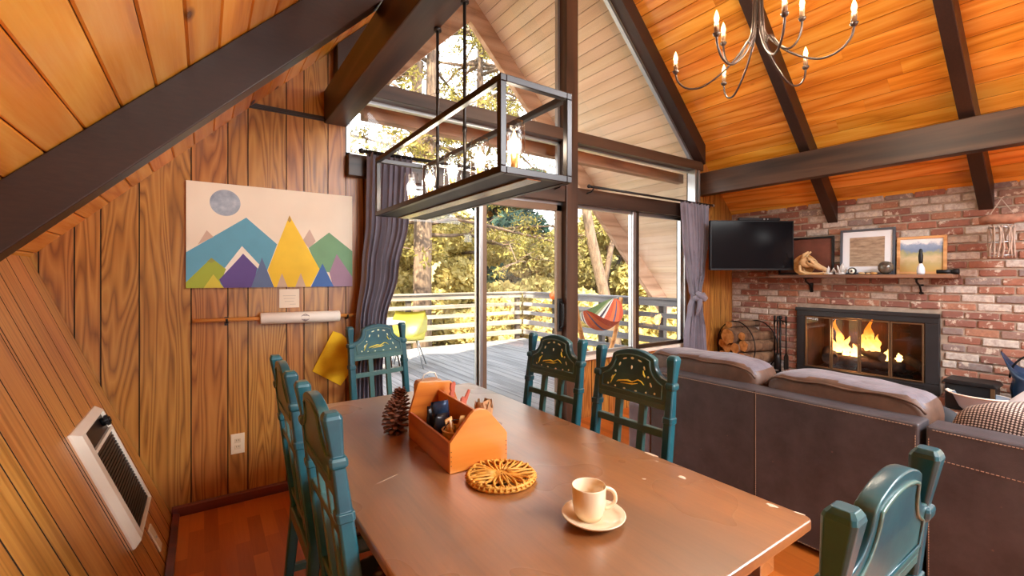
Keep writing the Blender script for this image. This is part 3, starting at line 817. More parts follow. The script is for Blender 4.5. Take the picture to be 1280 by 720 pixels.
def sachet(name, mat, loc, size, rot, label, cat):
    mb = MB(); w, h, th = size; n = 8
    for s in (-1, 1):
        vs = [(w*(-1+2*i/n), s*th*(1-abs(-1+2*i/n)**2)*(1-abs(-1+2*j/n)**4) + 0.003*math.sin(i*2.1+j*1.7)*(1-abs(-1+2*j/n)), h*(-1+2*j/n)) for j in range(n+1) for i in range(n+1)]
        fs = [(j*(n+1)+i, j*(n+1)+i+1, (j+1)*(n+1)+i+1, (j+1)*(n+1)+i) for j in range(n) for i in range(n)]
        mb.add(vs, fs, 0, 0, True)
    o = mb.build(name, mat, weld=True); o.location = loc; o.rotation_euler = rot; return tag(o, label, cat)
sachet('snack_sachet', WRAP, on_caddy(-0.030, 0.078, 0.108), (0.021, 0.040, 0.005), (0.15, 0.25, 0.6), 'folded tan packet leaning right in the small pail', 'packet')
sachet('snack_sachet', WRAP, on_caddy(-0.060, 0.088, 0.108), (0.016, 0.036, 0.004), (-0.1, -0.2, 0.2), 'slim tan packet leaning left in the small pail', 'packet')
sachet('snack_sachet', DARK, on_caddy(-0.040, 0.092, 0.070), (0.024, 0.050, 0.006), (0.3, 0.0, 1.0), 'black packet standing low at the back of the small pail', 'packet')
for (x, y, z, w, h, r, mt, lb) in ((-0.062, 0.175, 0.080, 0.030, 0.056, (0.1, 0.1, 0.3), DARK, 'black wrapper bag in the caddy just behind the small pail'), (-0.045, 0.205, 0.118, 0.030, 0.055, (0.2, -0.1, -0.4), BLUEW, 'crinkled dark blue foil bag in the caddy, highest of the dark bags'), (-0.055, 0.262, 0.082, 0.032, 0.056, (-0.1, 0.15, 0.5), DARK, 'black wrapper bag at the middle of the caddy, behind the blue foil bag')):
    sachet('wrapper_bag', mt, on_caddy(x, y, z), (w, h, 0.014), r, lb, 'bag')
mk = MB().cyl((0, 0, 0), (0.004, 0.0, 0.128), 0.0042, 10); o = mk.build('lollipop_stick', CREAM); o.location = on_caddy(-0.052, 0.066, 0.012); o.rotation_euler = (-0.12, -0.12, 0); tag(o, 'thin pale stick standing upright in the small pail', 'stick')
REDW = plain('faded red wood', rgb(188,96,74), 0.6, 0, 0.15, 20)
def jigsaw_stick(loc, rot, label):
    pts = [(-0.013, -0.05), (0.013, -0.05), (0.014, 0.0), (0.009, 0.006), (0.014, 0.014), (0.013, 0.03), (0.016, 0.045), (0.008, 0.055), (-0.004, 0.05), (-0.014, 0.054), (-0.015, 0.03), (-0.009, 0.022), (-0.014, 0.012), (-0.013, -0.01)]
    mb = MB().prism(pts, lambda u, v, t: (u, t, v), -0.004, 0.004); o = mb.build('wooden_token', REDW, bevel=0.001); o.location = loc; o.rotation_euler = rot; tag(o, label, 'token')
jigsaw_stick(on_caddy(0.045, 0.315, 0.150), (0.1, 0.0, 0.5), 'notched red wooden piece standing upright at the back of the caddy')
def hand_piece(loc, rot, label):
    pts = [(-0.02, -0.05), (0.02, -0.05), (0.022, -0.01), (0.036, 0.03), (0.028, 0.036), (0.012, 0.012), (0.004, 0.004), (-0.006, 0.012), (-0.018, 0.006)]
    mb = MB().prism(pts, lambda u, v, t: (u, t, v), -0.004, 0.004); o = mb.build('wooden_token', REDW, bevel=0.001); o.location = loc; o.rotation_euler = rot; tag(o, label, 'token')
hand_piece(on_caddy(0.062, 0.245, 0.150), (0.1, 0.15, 0.55), 'red wooden piece with a raised finger, leaning right over the caddy side')
sq = MB().box(-0.011, 0.011, -0.009, 0.009, -0.04, 0.04); o = sq.build('wooden_block', plain('dark red block', rgb(120,58,44), 0.6), bevel=0.002); o.location = on_caddy(0.068, 0.170, 0.078); o.rotation_euler = (0.1, 0.2, 0.3); tag(o, 'small dark red block poking above the middle of the caddy side', 'block')
cr = MB(); n = 40; ins = []; RC = 0.030
for rad, in ((RC,), (RC-0.004,)):
    ins.append([[(rad*f*math.cos(2*PI*i/n), rad*f*math.sin(2*PI*i/n), z if z < 0.1 else z + (0.018 if (i % 5) in (0, 1) else -0.004)) for i in range(n)] for f, z in ((0.72, 0.0), (0.9, 0.10), (1.08, 0.158))])
cr.rings(ins[0], 0, 0, True, False); cr.rings(ins[1], 0, 0, True, True)
o = cr.build('toothed_cup', plain('pale cut wood', rgb(190,140,96), 0.6, 0, 0.2, 25), recalc=True); o.location = on_caddy(0.058, 0.075, 0.0105); tag(o, 'pale wooden cup with a jagged rim at the right of the caddy', 'cup')
# paper carton standing beyond the caddy
pc = thing('paper_carton', 'small brown paper carton with white loop handle behind the caddy', 'carton', (0.768, 1.735, TZ), 0.1)
PAP = plain('brown kraft paper', rgb(196,148,112), 0.8, 0, 0.05)
MB().prism([(-0.05, 0), (0.05, 0), (0.053, 0.168), (0.044, 0.184), (-0.044, 0.184), (-0.053, 0.168)], lambda u, v, t: (u, t, v), -0.03, 0.03).build('carton_body', PAP, pc, bevel=0.003)
MB().tube([(-0.03, 0, 0.184), (-0.02, 0, 0.206), (0.005, 0, 0.213), (0.03, 0, 0.208), (0.042, 0, 0.184)], 0.0028, 6).build('loop_handle', M['white'], pc)
# pine cones
CONE = plain('pine cone scale', rgb(112,62,38), 0.6, 0, 0.35, 40)
def pinecone(loc, R, H, tilt, label, n=120, seed=1):
    rs = random.Random(seed); mb = MB()
    mb.ell((0, 0, H*0.48), (R*0.45, R*0.45, H*0.46), 12, 8)
    for i in range(n):
        tt = (i+0.5)/n; ph = i*2.39996; z = H*(0.04 + 0.92*tt)
        pr = math.sin(PI*(0.12 + 0.80*tt**0.85))**0.75
        up = -0.35 + 1.35*tt
        d = Vector((math.cos(ph), math.sin(ph), up)).normalized(); s = Vector((-math.sin(ph), math.cos(ph), 0)); nn = s.cross(d)
        L = R*(0.30 + 0.75*pr); w = R*0.17*(0.5+pr*0.7)
        base = Vector((0, 0, z)) + Vector((d.x, d.y, 0))*R*0.1
        c = base + d*L*0.55
        mb.obox(c, s*w*0.55, nn*R*0.035, d*L*0.45, 0, rs.random(), (1.75, 1.4))
        mb.obox(base + d*L, s*w*0.7, nn*R*0.06 + d*R*0.03, d*R*0.05 + nn*R*0.03, 0, 0, (0.8, 0.8))
    o = mb.build('pine_cone', CONE); o.location = loc; o.rotation_euler = tilt; tag(o, label, 'pine cone')
pinecone((0.622, 1.715, TZ-0.004), 0.046, 0.120, (0, 0, 0.3), 'large open pine cone standing left of the caddy', 76, 1)
pinecone((0.690, 1.855, TZ-0.003), 0.038, 0.130, (0, 0.0, 1.0), 'second pine cone half hidden behind the caddy end board', 100, 2)
# ------------------------------------------------------------------ things on the panelled wall
PX, PZ, PW, PHt = -0.085, 1.295, 0.922, 0.615
ART = {
'blue':[(0,0.332),(0.321,0.688),(0.502,0.437),(0.443,0.172),(0.416,0.0),(0,0.0)],
'tanL':[(0.06,0.407),(0.106,0.546),(0.142,0.485)],
'white':[(0.158,0.089),(0.297,0.407),(0.400,0.221),(0.393,0.18),(0.302,0.333),(0.179,0.06)],
'green1':[(0,0.054),(0.131,0.286),(0.209,0.18),(0.167,0.0),(0,0.0)],
'olive':[(0.108,0.25),(0.131,0.286),(0.153,0.257),(0.131,0.236)],
'purple':[(0.172,0.078),(0.304,0.332),(0.384,0.193),(0.358,0.0),(0.197,0.0)],
'yel2':[(0.09,0.0),(0.141,0.13),(0.197,0.0)],
'slate':[(0.349,0.0),(0.411,0.299),(0.483,0.0)],
'tan2':[(0.663,0.489),(0.706,0.607),(0.746,0.485),(0.706,0.398)],
'green2':[(0.700,0.41),(0.836,0.584),(1.0,0.389),(1.0,0.104),(0.765,0.176)],
'yellow':[(0.445,0.172),(0.578,0.74),(0.772,0.189),(0.711,0.0),(0.483,0.0)],
'tan3':[(0.499,0.0),(0.531,0.143),(0.567,0.0)],
'tan4':[(0.614,0.0),(0.649,0.145),(0.682,0.0)],
'mauve':[(0.839,0.153),(0.888,0.353),(1.0,0.104),(1.0,0.0),(0.862,0.0)],
'blue2':[(0.715,0.0),(0.792,0.249),(0.868,0.0)],
'tip':[(0.566,0.69),(0.578,0.74),(0.590,0.69),(0.578,0.665)]}
ACOL = {'blue':(92,160,186),'tanL':(204,176,156),'white':(240,232,216),'green1':(156,170,48),'olive':(146,150,66),'purple':(92,70,140),'yel2':(206,190,60),'slate':(92,112,150),'tan2':(198,172,156),'green2':(112,160,118),'yellow':(240,200,40),'tan3':(204,176,150),'tan4':(204,176,150),'mauve':(156,124,146),'blue2':(58,102,168),'tip':(176,140,60)}
pt = thing('mountain_painting', 'wide canvas painting of coloured triangular mountains under a grey moon', 'painting', (PX, G, PZ))
MB().box(0, PW, -0.026, -0.002, 0, PHt).build('canvas', plain('cream canvas', rgb(238,226,206), 0.75, 0, 0.025, 5, 0.1, 300), pt, bevel=0.002)
mb = MB(); mats = []
for k, (nm, poly) in enumerate(ART.items()):
    mats.append(plain('art paint ' + nm, rgb(*ACOL[nm]), 0.6, 0, 0.04, 9, 0.05, 200))
    y = -0.0262 - 0.00006*(k+1)
    mb.prism([(u*PW, v*PHt) for u, v in poly], lambda u, v, t: (u, t, v), y, -0.026, k)
mb.build('painted_mountains', mats, pt)
def _moon():
    t = NT('painted moon'); co = t.coord(); f = t.noise(co, 14.0, 5.0, 0.6)
    t.bsdf(t.ramp(f, [(0.3, rgb(132,146,164)), (0.55, rgb(164,176,190)), (0.75, rgb(206,212,216))]), 0.65); return t.mat
MB().prism([(0.205*PW + 0.077*math.cos(a), 0.817*PHt + 0.077*math.sin(a)) for a in (2*PI*i/40 for i in range(40))], lambda u, v, t: (u, t, v), -0.0265, -0.026).build('painted_moon', _moon(), pt)

nc = thing('note_card', 'small white note card pinned right under the painting', 'card', (0.393, G, 1.163))
MB().box(0, 0.115, -0.004, -0.0005, 0, 0.118).build('card', plain('white card', rgb(236,222,200), 0.6, 0, 0.02), nc)
ln = MB()
for i, (a, b) in enumerate(((0.02, 0.095), (0.025, 0.09), (0.03, 0.085))): ln.box(a, b, -0.0043, -0.004, 0.075-0.018*i, 0.078-0.018*i)
ln.box(0.06, 0.095, -0.0043, -0.004, 0.02, 0.023)
ln.build('faint_writing', plain('faint grey ink', rgb(190,178,160), 0.7), nc)

WD = wood('yellow dowel', rgb(206,136,58), rgb(232,168,84), rgb(240,184,106), 'X', 8.0, 5.0, 0.4, 0.1)
rd = thing('wooden_dowel', 'yellow wooden dowel rod on a black hook under the painting', 'rod', (0, G, 0))
MB().cyl((-0.05, -0.045, 1.108), (0.862, -0.045, 1.099), 0.011, 14).build('rod', WD, rd)
MB().tube([(0.11, -0.001, 1.10), (0.11, -0.03, 1.085), (0.11, -0.056, 1.092), (0.11, -0.060, 1.112)], 0.006, 8).box(0.10, 0.12, -0.006, 0, 1.07, 1.12).build('hook', M['black'], rd)
MB().tube([(0.80, -0.001, 1.09), (0.80, -0.03, 1.078), (0.80, -0.056, 1.086), (0.80, -0.060, 1.105)], 0.005, 8).build('hook', M['black'], rd)
pr = thing('rolled_paper_map', 'rolled white paper map with a small printed emblem around the dowel', 'map', (0, G, 0))
mp = MB(); prof = []
mp.lathe([(0.034, 0), (0.036, 0.003), (0.036, 0.462), (0.034, 0.465), (0.0125, 0.465), (0.0125, 0)], (0.282, -0.045, 1.104), 30, axis=(1, 0, -0.012))
mp.build('paper_roll', plain('white map paper', rgb(232,224,212), 0.6, 0, 0.03), pr)
MB().prism([(0.026*math.cos(2*PI*i/6+0.5), 0.026*math.sin(2*PI*i/6+0.5)) for i in range(6)], lambda u, v, t: (0.532+u, -0.045-math.sqrt(max(0.0, t*t-v*v)), 1.101+v), 0.0366, 0.0382).build('printed_emblem', plain('emblem print', rgb(150,138,134), 0.6, 0, 0.25, 60), pr)

pn = MB(); npn = 10
pts = [(0.715, 0.995), (0.770, 0.973), (0.812, 0.93), (0.812, 0.69), (0.765, 0.622), (0.585, 0.742)]
pn.prism(pts, lambda u, v, t: (u, G-t-0.012*abs(math.sin(9*(u+v))), v), 0.004, 0.007)
o = pn.build('yellow_pennant', plain('yellow felt', rgb(252,196,24), 0.8, 0, 0.08, 14, 0.2, 90)); tag(o, 'yellow cloth pennant pinned to the panelling beside the curtain', 'pennant')

def outlet(name, loc, ux, uz, nrm, w, h, kind, label, cat):
    ux, uz, nn = Vector(ux).normalized(), Vector(uz).normalized(), Vector(nrm).normalized()
    e = thing(name, label, cat, loc)
    MB().obox(nn*0.003, ux*w/2, uz*h/2, nn*0.003, taper=(0.94, 0.96)).build('plate', M['plastic'], e, bevel=0.0015)
    if kind == 'outlet':
        for s in (-1, 1):
            b = MB().obox(uz*s*0.019 + nn*0.0062, ux*0.0165, uz*0.0135, nn*0.0012)
            b = b.build('socket', plain('socket face %d' % s, rgb(210,188,154), 0.35), e, bevel=0.003)
            MB().obox(uz*s*0.019 + uz*0.003 - ux*0.006 + nn*0.0076, ux*0.0011, uz*0.004, nn*0.0003).obox(uz*s*0.019 + uz*0.003 + ux*0.006 + nn*0.0076, ux*0.0011, uz*0.004, nn*0.0003).build('slots', M['black'], b)
    elif kind == 'jack':
        MB().cyl(nn*0.005, nn*0.009, 0.006, 12).build('jack', M['alu'], e)
    else:
        MB().obox(nn*0.008, ux*0.005, uz*0.012, nn*0.005).build('toggle', M['plastic'], e, bevel=0.001)
    return e
outlet('wall_outlet', (0.168, G, 0.352), (1,0,0), (0,0,1), (0,-1,0), 0.074, 0.122, 'outlet', 'almond double power outlet on the panelled wall under the painting', 'outlet')
KU = Vector((-0.388, 0, 1)).normalized(); KN = Vector((1, 0, 0.388)).normalized()
outlet('cable_outlet', (knee_x(0.125), 2.71, 0.125), (0,1,0), KU, KN, 0.075, 0.122, 'jack', 'cream cable wall plate low on the leaning wall below the heater', 'outlet')
outlet('light_switch', (4.93, G, 1.80), (1,0,0), (0,0,1), (0,-1,0), 0.075, 0.13, 'switch', 'almond light switch beside the television', 'switch')

# wall heater in the leaning wall
ht = thing('wall_heater', 'white-framed wall heater with black grille sunk in the leaning wall', 'heater', (knee_x(0.497), 2.632, 0.497))
def kp(y, u, n): return Vector((0, y, 0)) + KU*u + KN*n
def kbox(mb, y0, y1, u0, u1, n0, n1, mi=0):
    mb.obox(kp((y0+y1)/2, (u0+u1)/2, (n0+n1)/2), (0, (y1-y0)/2, 0), KU*(u1-u0)/2, KN*(n1-n0)/2, mi)
b = MB()
Y0, Y1, U0, U1 = -0.243, 0.240, -0.272, 0.268
o0, o1 = 0.045, 0.028
def frame_ring(y0, y1, u0, u1, n): return [kp(y0, u0, n), kp(y1, u0, n), kp(y1, u1, n), kp(y0, u1, n)]
b.rings([frame_ring(Y0, Y1, U0, U1, 0.0), frame_ring(Y0, Y1, U0, U1, 0.008), frame_ring(Y0+0.03, Y1-0.010, U0+0.010, U1-0.028, 0.030), frame_ring(Y0+0.085, Y1-0.016, U0+0.016, U1-0.034, 0.030), frame_ring(Y0+0.095, Y1-0.02, U0+0.02, U1-0.04, 0.016)], 0, 0, False, False)
kbox(b, Y0+0.09, Y1-0.018, 0.137, 0.152, 0.015, 0.030)
b.build('heater_frame', M['white'], ht, bevel=0.002)
g = MB(); kbox(g, Y0+0.09, Y1-0.015, U0+0.015, U1-0.03, 0.0, 0.016)
g.build('back_plate', M['grille'], ht)
g = MB()
for i in range(24):
    u = -0.245 + 0.0158*i
    kbox(g, Y0+0.095, Y1-0.02, u, u+0.009, 0.014, 0.020)
g.build('grille', M['grille'], ht)
g = MB(); g.cyl(kp(0.165, 0.195, 0.016), kp(0.165, 0.195, 0.045), 0.020, 14); g.cyl(kp(0.165, 0.195, 0.045), kp(0.165, 0.195, 0.050), 0.014, 14)
for i in range(10):
    a = 2*PI*i/10; g.obox(kp(0.165+0.021*math.cos(a), 0.195+0.021*math.sin(a), 0.038), (0, 0.004, 0), KU*0.004, KN*0.006)
g.build('dial', M['black'], ht)
g = MB(); kbox(g, Y0+0.10, Y0+0.122, 0.165, 0.20, 0.016, 0.021); g.build('rating_sticker', M['plastic'], ht)

# curtains
def curtain(name, rows, label, knot=None, npl=9, seed=0):
    """rows: (z, x0, x1, y, depth) from top to bottom; pleated sheet with thickness"""
    rs = random.Random(seed); n = npl*10; mb = MB(); ph = [rs.uniform(-0.6, 0.6) for _ in range(npl+1)]
    vs = []; R = []
    for k in range(len(rows)-1):
        a, b = rows[k], rows[k+1]
        for i in range(6):
            f = i/6; f2 = f*f*(3-2*f); R.append([a[0]+(b[0]-a[0])*f] + [a[j]+(b[j]-a[j])*f2 for j in (1,2,3,4)])
    R.append(list(rows[-1])); m = len(R)
    for s in (0, 1):
        for (z, x0, x1, y, d) in R:
            for i in range(n+1):
                u = i/n; w = u*npl
                dy = d*math.cos(2*PI*w + 0.5*math.sin(z*3+w))*(0.75+0.25*math.sin(w*2.3+1)) + 0.25*d*math.sin(4*PI*w+z*2)
                vs.append((x0+(x1-x0)*u + 0.3*d*math.sin(2*PI*w+ph[int(w)]), y + dy + 0.004*s, z))
    fs = []; q = m*(n+1)
    for k in range(m-1):
        for i in range(n):
            a = k*(n+1)+i; fs.append((a, a+1, a+n+2, a+n+1)); fs.append((q+a, q+a+n+1, q+a+n+2, q+a+1))
    for k in range(m-1):
        for i in (0, n):
            a = k*(n+1)+i; fs.append((a, a+n+1, q+a+n+1, q+a))
    for i in range(n):
        for k in (0, m-1):
            a = k*(n+1)+i; fs.append((a, a+1, q+a+1, q+a))
    mb.add(vs, fs, 0, 0, True)
    e = thing(name, label, 'curtain'); mb.build('curtain_cloth', M['curtain'], e)
    return e
curtain('window_curtain', [(2.19, 0.905, 1.225, 3.02, 0.026), (1.75, 0.90, 1.20, 3.02, 0.028), (1.40, 0.875, 1.13, 3.03, 0.028), (1.05, 0.84, 1.045, 3.04, 0.024), (0.70, 0.82, 1.02, 3.05, 0.026), (0.03, 0.80, 1.05, 3.05, 0.030)], 'grey curtain drawn back left of the sliding door behind the far chair', npl=8, seed=1)
cr = curtain('window_curtain', [(2.19, 4.33, 4.84, 3.02, 0.028), (1.80, 4.37, 4.83, 3.02, 0.030), (1.40, 4.46, 4.76, 3.03, 0.030), (1.20, 4.52, 4.70, 3.03, 0.030), (1.14, 4.545, 4.68, 3.02, 0.032), (1.02, 4.50, 4.72, 3.03, 0.030), (0.70, 4.43, 4.80, 3.03, 0.032), (0.05, 4.38, 4.90, 3.04, 0.034)], 'grey curtain knotted at its middle, between window and television', npl=8, seed=2)
kn_ = MB()
kn_.ell((4.60, 2.985, 1.13), (0.085, 0.050, 0.045), 16, 10, fn=lambda p: (p.x, p.y + 0.006*math.sin(p.x*90), p.z + p.x*0.25 + 0.008*math.sin(p.x*60)))
kn_.tube([(4.54, 2.98, 1.19), (4.56, 2.94, 1.15), (4.62, 2.935, 1.11), (4.68, 2.96, 1.12), (4.70, 3.0, 1.17)], [0.02, 0.03, 0.03, 0.028, 0.02], 10)
kn_.tube([(4.58, 2.96, 1.12), (4.56, 2.955, 1.04), (4.54, 2.975, 0.93)], [0.03, 0.026, 0.012], 10)
kn_.build('knot', M['curtain'], cr)
def rod(x0, x1, label):
    e = thing('curtain_rod', label, 'curtain rod')
    MB().cyl((x0, 3.02, 2.195), (x1, 3.02, 2.195), 0.012, 12).build('rod', M['black'], e)
    for x in (x0+0.06, x1-0.06): MB().tube([(x, 3.108, 2.15), (x, 3.05, 2.155), (x, 3.02, 2.180)], 0.007, 8).build('bracket', M['black'], e)
    for x in (x0, x1): MB().ell((x, 3.02, 2.195), (0.02, 0.018, 0.018)).build('finial', M['alu'] if x > 4.5 else M['black'], e)
rod(0.86, 2.66, 'thin black curtain rod above the sliding door, left of the centre post')
rod(2.93, 4.93, 'thin black curtain rod above the low window, right of the centre post')
# ------------------------------------------------------------------ sectional sofa seen from behind
STI = plain('pale stitching', rgb(176,150,128), 0.7)
def stitches(mb, a, b, n, w=0.0022):
    a = Vector(a); b = Vector(b); d = (b-a)/n
    for i in range(n):
        mb.bar(a + d*(i+0.15), a + d*(i+0.8), w, w)
def pillow_box(c, r, e=0.42, nu=36, nv=16, wob=0.006, seed=0):
    rs = random.Random(seed); p = [rs.uniform(0, 6) for _ in range(4)]
    def fn(q): return (q.x + wob*math.sin(q.y*13+p[0])*abs(q.z)/r[2], q.y, q.z + wob*math.sin(q.y*11+p[1]) + wob*0.8*math.sin(q.y*23+q.x*17+p[2]))
    return MB().ell(c, r, nu, nv, 0, 0, e, fn)
def sofa(label, y0, y1, arm, seed):
    """y1 is the far end; origin on the floor at the back"""
    t = thing('sectional_sofa', label, 'sofa', (2.45, y0, 0), group=None)
    W = y1 - y0; A = 0.20 if arm else 0.0
    MB().box(0, 0.15, 0, W-A, 0.03, 0.748).build('back_frame', M['leather'], t, bevel=0.012, seg=3)
    MB().box(0.15, 0.92, 0, W-A, 0.05, 0.30).build('base', M['leather'], t, bevel=0.01)
    if arm:
        MB().box(0.0, 0.93, W-A+0.004, W, 0.03, 0.50).build('arm', M['cushion'], t, bevel=0.03, seg=4)
    st = MB()
    stitches(st, (-0.0012, 0.012, 0.70), (-0.0012, 0.012, 0.05), 60); stitches(st, (-0.0012, 0.02, 0.735), (-0.0012, W-A-0.02, 0.735), 110)
    stitches(st, (-0.0012, 0.02, 0.04), (-0.0012, W-A-0.02, 0.04), 110)
    if arm: stitches(st, (-0.0012, 0.67, 0.73), (-0.0012, 0.67, 0.05), 60)
    else: stitches(st, (-0.0012, W-0.01, 0.70), (-0.0012, W-0.01, 0.05), 60); stitches(st, (-0.0012, W-0.01, 0.62), (-0.0012, 0.1, 0.60), 80)
    st.build('stitching', STI, t)
    if arm:
        seam = MB().box(-0.0008, 0.002, 0.674, 0.678, 0.03, 0.745); seam.build('seam', M['groove'], t)
    cl = [(0.72, 1.50, 0.0), (-0.01, 0.70, -0.02)] if arm else []
    for i, (a, b, dz) in enumerate(cl):
        o = pillow_box((0.27, (a+b)/2, 0.612+dz), (0.145, (b-a)/2, 0.255), 0.36, 44, 20, 0.005, seed+i)
        c = o.build('back_cushion', [M['cushion'], M['cushionside']], t)
        for p_ in c.data.polygons: p_.material_index = 1 if (p_.normal.x < -0.6 or abs(p_.normal.y) > 0.75) else 0
        wl = MB()
        zt = 0.612+dz
        for sx in (-1,):
            pts = []
            for k in range(41):
                f = -1 + 2*k/40
                pts.append((0.27 - 0.138, (a+b)/2 + f*(b-a)/2*0.95, zt + 0.222 - 0.05*abs(f)**12 + 0.004*math.sin(f*9)))
            wl.tube(pts, 0.006, 8)
        wl.build('piping', M['cushionside'], c)
    n = 2 if arm else 1
    for i in range(n):
        a = (W-A)/n*i; b = (W-A)/n*(i+1)
        pillow_box((0.58, (a+b)/2, 0.385), (0.34, (b-a)/2-0.005, 0.09), 0.35, 32, 12, 0.003, seed+5).build('seat_cushion', M['cushion'], t)
    for (x, y) in ((0.06, 0.06), (0.86, 0.06), (0.06, W-0.06), (0.86, W-0.06)):
        MB().cyl((x, y, 0), (x, y, 0.06), 0.025, 12).build('foot', M['black'], t)
    return t
sofa('long brown leather sofa section, its back toward the dining table, two cushions showing', 0.585, 2.145, True, 3)
sofa('nearer brown leather sofa section at the right, split from the long one by a gap', -0.62, 0.565, False, 9)
o = pillow_box((0, 0, 0), (0.13, 0.42, 0.215), 0.5, 48, 20, 0.012, 4).build('back_pillow', M['dots']); o.location = (2.74, 0.13, 0.605); o.rotation_euler = (0.13, 0.05, 0)
tag(o, 'large brown and cream dotted pillow on the nearer sofa section', 'pillow')
o = pillow_box((0, 0, 0), (0.08, 0.23, 0.23), 0.62, 32, 16, 0.01, 6).build('throw_pillow', plain('white cotton', rgb(226,228,236), 0.8, 0, 0.03)); o.location = (3.06, 0.20, 0.69); o.rotation_euler = (0.75, 0.25, 0)
tag(o, 'white pillow at the right edge behind the dotted pillow', 'pillow')
o = pillow_box((0, 0, 0), (0.07, 0.16, 0.16), 0.62, 32, 16, 0.006, 8).build('throw_pillow', plain('black cushion cloth', rgb(34,34,38), 0.8, 0, 0.1)); o.location = (3.02, 0.66, 0.535); o.rotation_euler = (0.78, 0.2, 0.1)
tag(o, 'black pillow corner rising behind the long sofa section, beside the dotted pillow', 'pillow')

# ------------------------------------------------------------------ fireplace
fp = thing('fireplace', 'black fireplace with four bronze-framed glass doors in the brick wall', 'fireplace', (XB, 0, 0))
CH = plain('charcoal steel surround', rgb(44,43,45), 0.4, 0.3, 0.08)
BZ = plain('antique bronze trim', rgb(112,86,60), 0.4, 0.6, 0.08)
s = MB(); x0, x1 = -0.045, 0.02
s.box(x0, x1, FY0, FY1, 0.925, FZ1).box(x0, x1, FY0, FY1, FZ0, 0.36).box(x0, x1, FY0, 1.29, 0.36, 0.925).box(x0, x1, 2.305, FY1, 0.36, 0.925)
s.box(x0-0.012, x0, FY0-0.01, FY1+0.01, FZ1-0.03, FZ1+0.006)
s.build('surround', CH, fp, bevel=0.004)
lv = MB()
for i in range(3): lv.box(x0-0.004, x0, FY0+0.10, FY1-0.10, 0.285+0.022*i, 0.295+0.022*i)
lv.build('louvre', M['black'], fp)
FB = NT('sooty firebrick'); _co = FB.coord(); FB.bsdf(FB.ramp(FB.noise(_co, 6.0, 5.0), [(0.3, rgb(22,15,13)), (0.7, rgb(70,36,26))]), 0.95); FB = FB.mat
fb = MB(); fb.box(0.5, 0.55, FY0+0.03, FY1-0.03, FZ0, FZ1).box(0.03, 0.5, FY0+0.02, FY0+0.07, FZ0, FZ1).box(0.03, 0.5, FY1-0.07, FY1-0.02, FZ0, FZ1).box(0.02, 0.55, FY0, FY1, FZ0-0.02, FZ0+0.06).box(0.03, 0.55, FY0, FY1, 0.96, FZ1)
fb.build('firebox', FB, fp)
ys = [1.292, 1.545, 1.798, 2.051, 2.304]
for i in range(4):
    a, b = ys[i]+0.002, ys[i+1]-0.002
    m = MB(); w = 0.013
    m.box(-0.058, -0.042, a, a+w, 0.366, 0.92).box(-0.058, -0.042, b-w, b, 0.366, 0.92).box(-0.058, -0.042, a+w, b-w, 0.366, 0.366+w).box(-0.058, -0.042, a+w, b-w, 0.92-w, 0.92)
    d = m.build('glass_door', BZ, fp, bevel=0.003)
    MB().box(-0.052, -0.048, a+w-0.002, b-w+0.002, 0.366+w-0.002, 0.92-w+0.002).build('pane', M['glass'], d)
gr = MB()
for i in range(9): gr.bar((0.12, 1.45+0.09*i, 0.385), (0.42, 1.45+0.09*i, 0.385), 0.016, 0.016)
gr.bar((0.14, 1.42, 0.37), (0.14, 2.2, 0.37), 0.016, 0.03); gr.bar((0.40, 1.42, 0.37), (0.40, 2.2, 0.37), 0.016, 0.03)
for y in (1.5, 2.12):
    for x in (0.14, 0.40): gr.bar((x, y, FZ0+0.06), (x, y, 0.37), 0.016, 0.016)
o = gr.build('fire_grate', M['iron']); o.location = (XB, 0, 0); tag(o, 'black iron grate holding the burning logs inside the fireplace', 'grate')
CHAR = NT('charred log'); _co = CHAR.coord(); CHAR.bsdf(CHAR.ramp(CHAR.noise(_co, 22.0, 5.0), [(0.35, rgb(20,14,12)), (0.7, rgb(74,48,34))]), 0.95); CHAR = CHAR.mat
def log(name, a, b, r, mats, label, cat, n=14, split=0.0, seed=0, sq=1.0):
    rs = random.Random(seed); A = Vector(a); B = Vector(b); d = (B-A).normalized(); u = d.cross(Vector((0,0,1))).normalized(); w = u.cross(d)
    k = []
    for j in range(n):
        q = 1 + rs.uniform(-0.10, 0.10)
        k.append(q)
    rings = []
    for f in (0.0, 0.06, 0.35, 0.7, 0.94, 1.0):
        ring = []
        for j in range(n):
            an = 2*PI*j/n; rr_ = r*k[j]*(1 if 0 < f < 1 else 0.97)*(1+0.03*math.sin(f*9+j))
            x, y = rr_*math.cos(an), rr_*math.sin(an)*sq
            if split and y > r*split: y = r*split
            ring.append(A + (B-A)*f + u*x + w*y)
        rings.append(ring)
    mb = MB(); mb.rings(rings, 0, 0, True, False)
    mb.add(rings[0], [tuple(range(n-1, -1, -1))], 1); mb.add(rings[-1], [tuple(range(n))], 1)
    o = mb.build(name, mats, weld=True); return tag(o, label, cat)
CM = [CHAR, CHAR]
log('burning_log', (5.80, 1.50, 0.44), (5.84, 2.14, 0.445), 0.052, CM, 'charred log lying low across the front of the fire', 'log', seed=1)
log('burning_log', (5.92, 1.56, 0.45), (5.93, 2.10, 0.455), 0.055, CM, 'charred log lying behind the front one in the fire', 'log', seed=2)
log('burning_log', (5.76, 1.66, 0.53), (5.96, 1.98, 0.575), 0.045, CM, 'charred log resting crosswise on top of the fire', 'log', seed=3)
log('burning_log', (5.74, 2.12, 0.45), (5.98, 2.20, 0.50), 0.075, CM, 'thick dark log at the left end of the fire', 'log', seed=4)
log('burning_log', (5.86, 1.36, 0.46), (5.98, 1.52, 0.52), 0.045, CM, 'dark log end at the right end of the fire', 'log', seed=5)
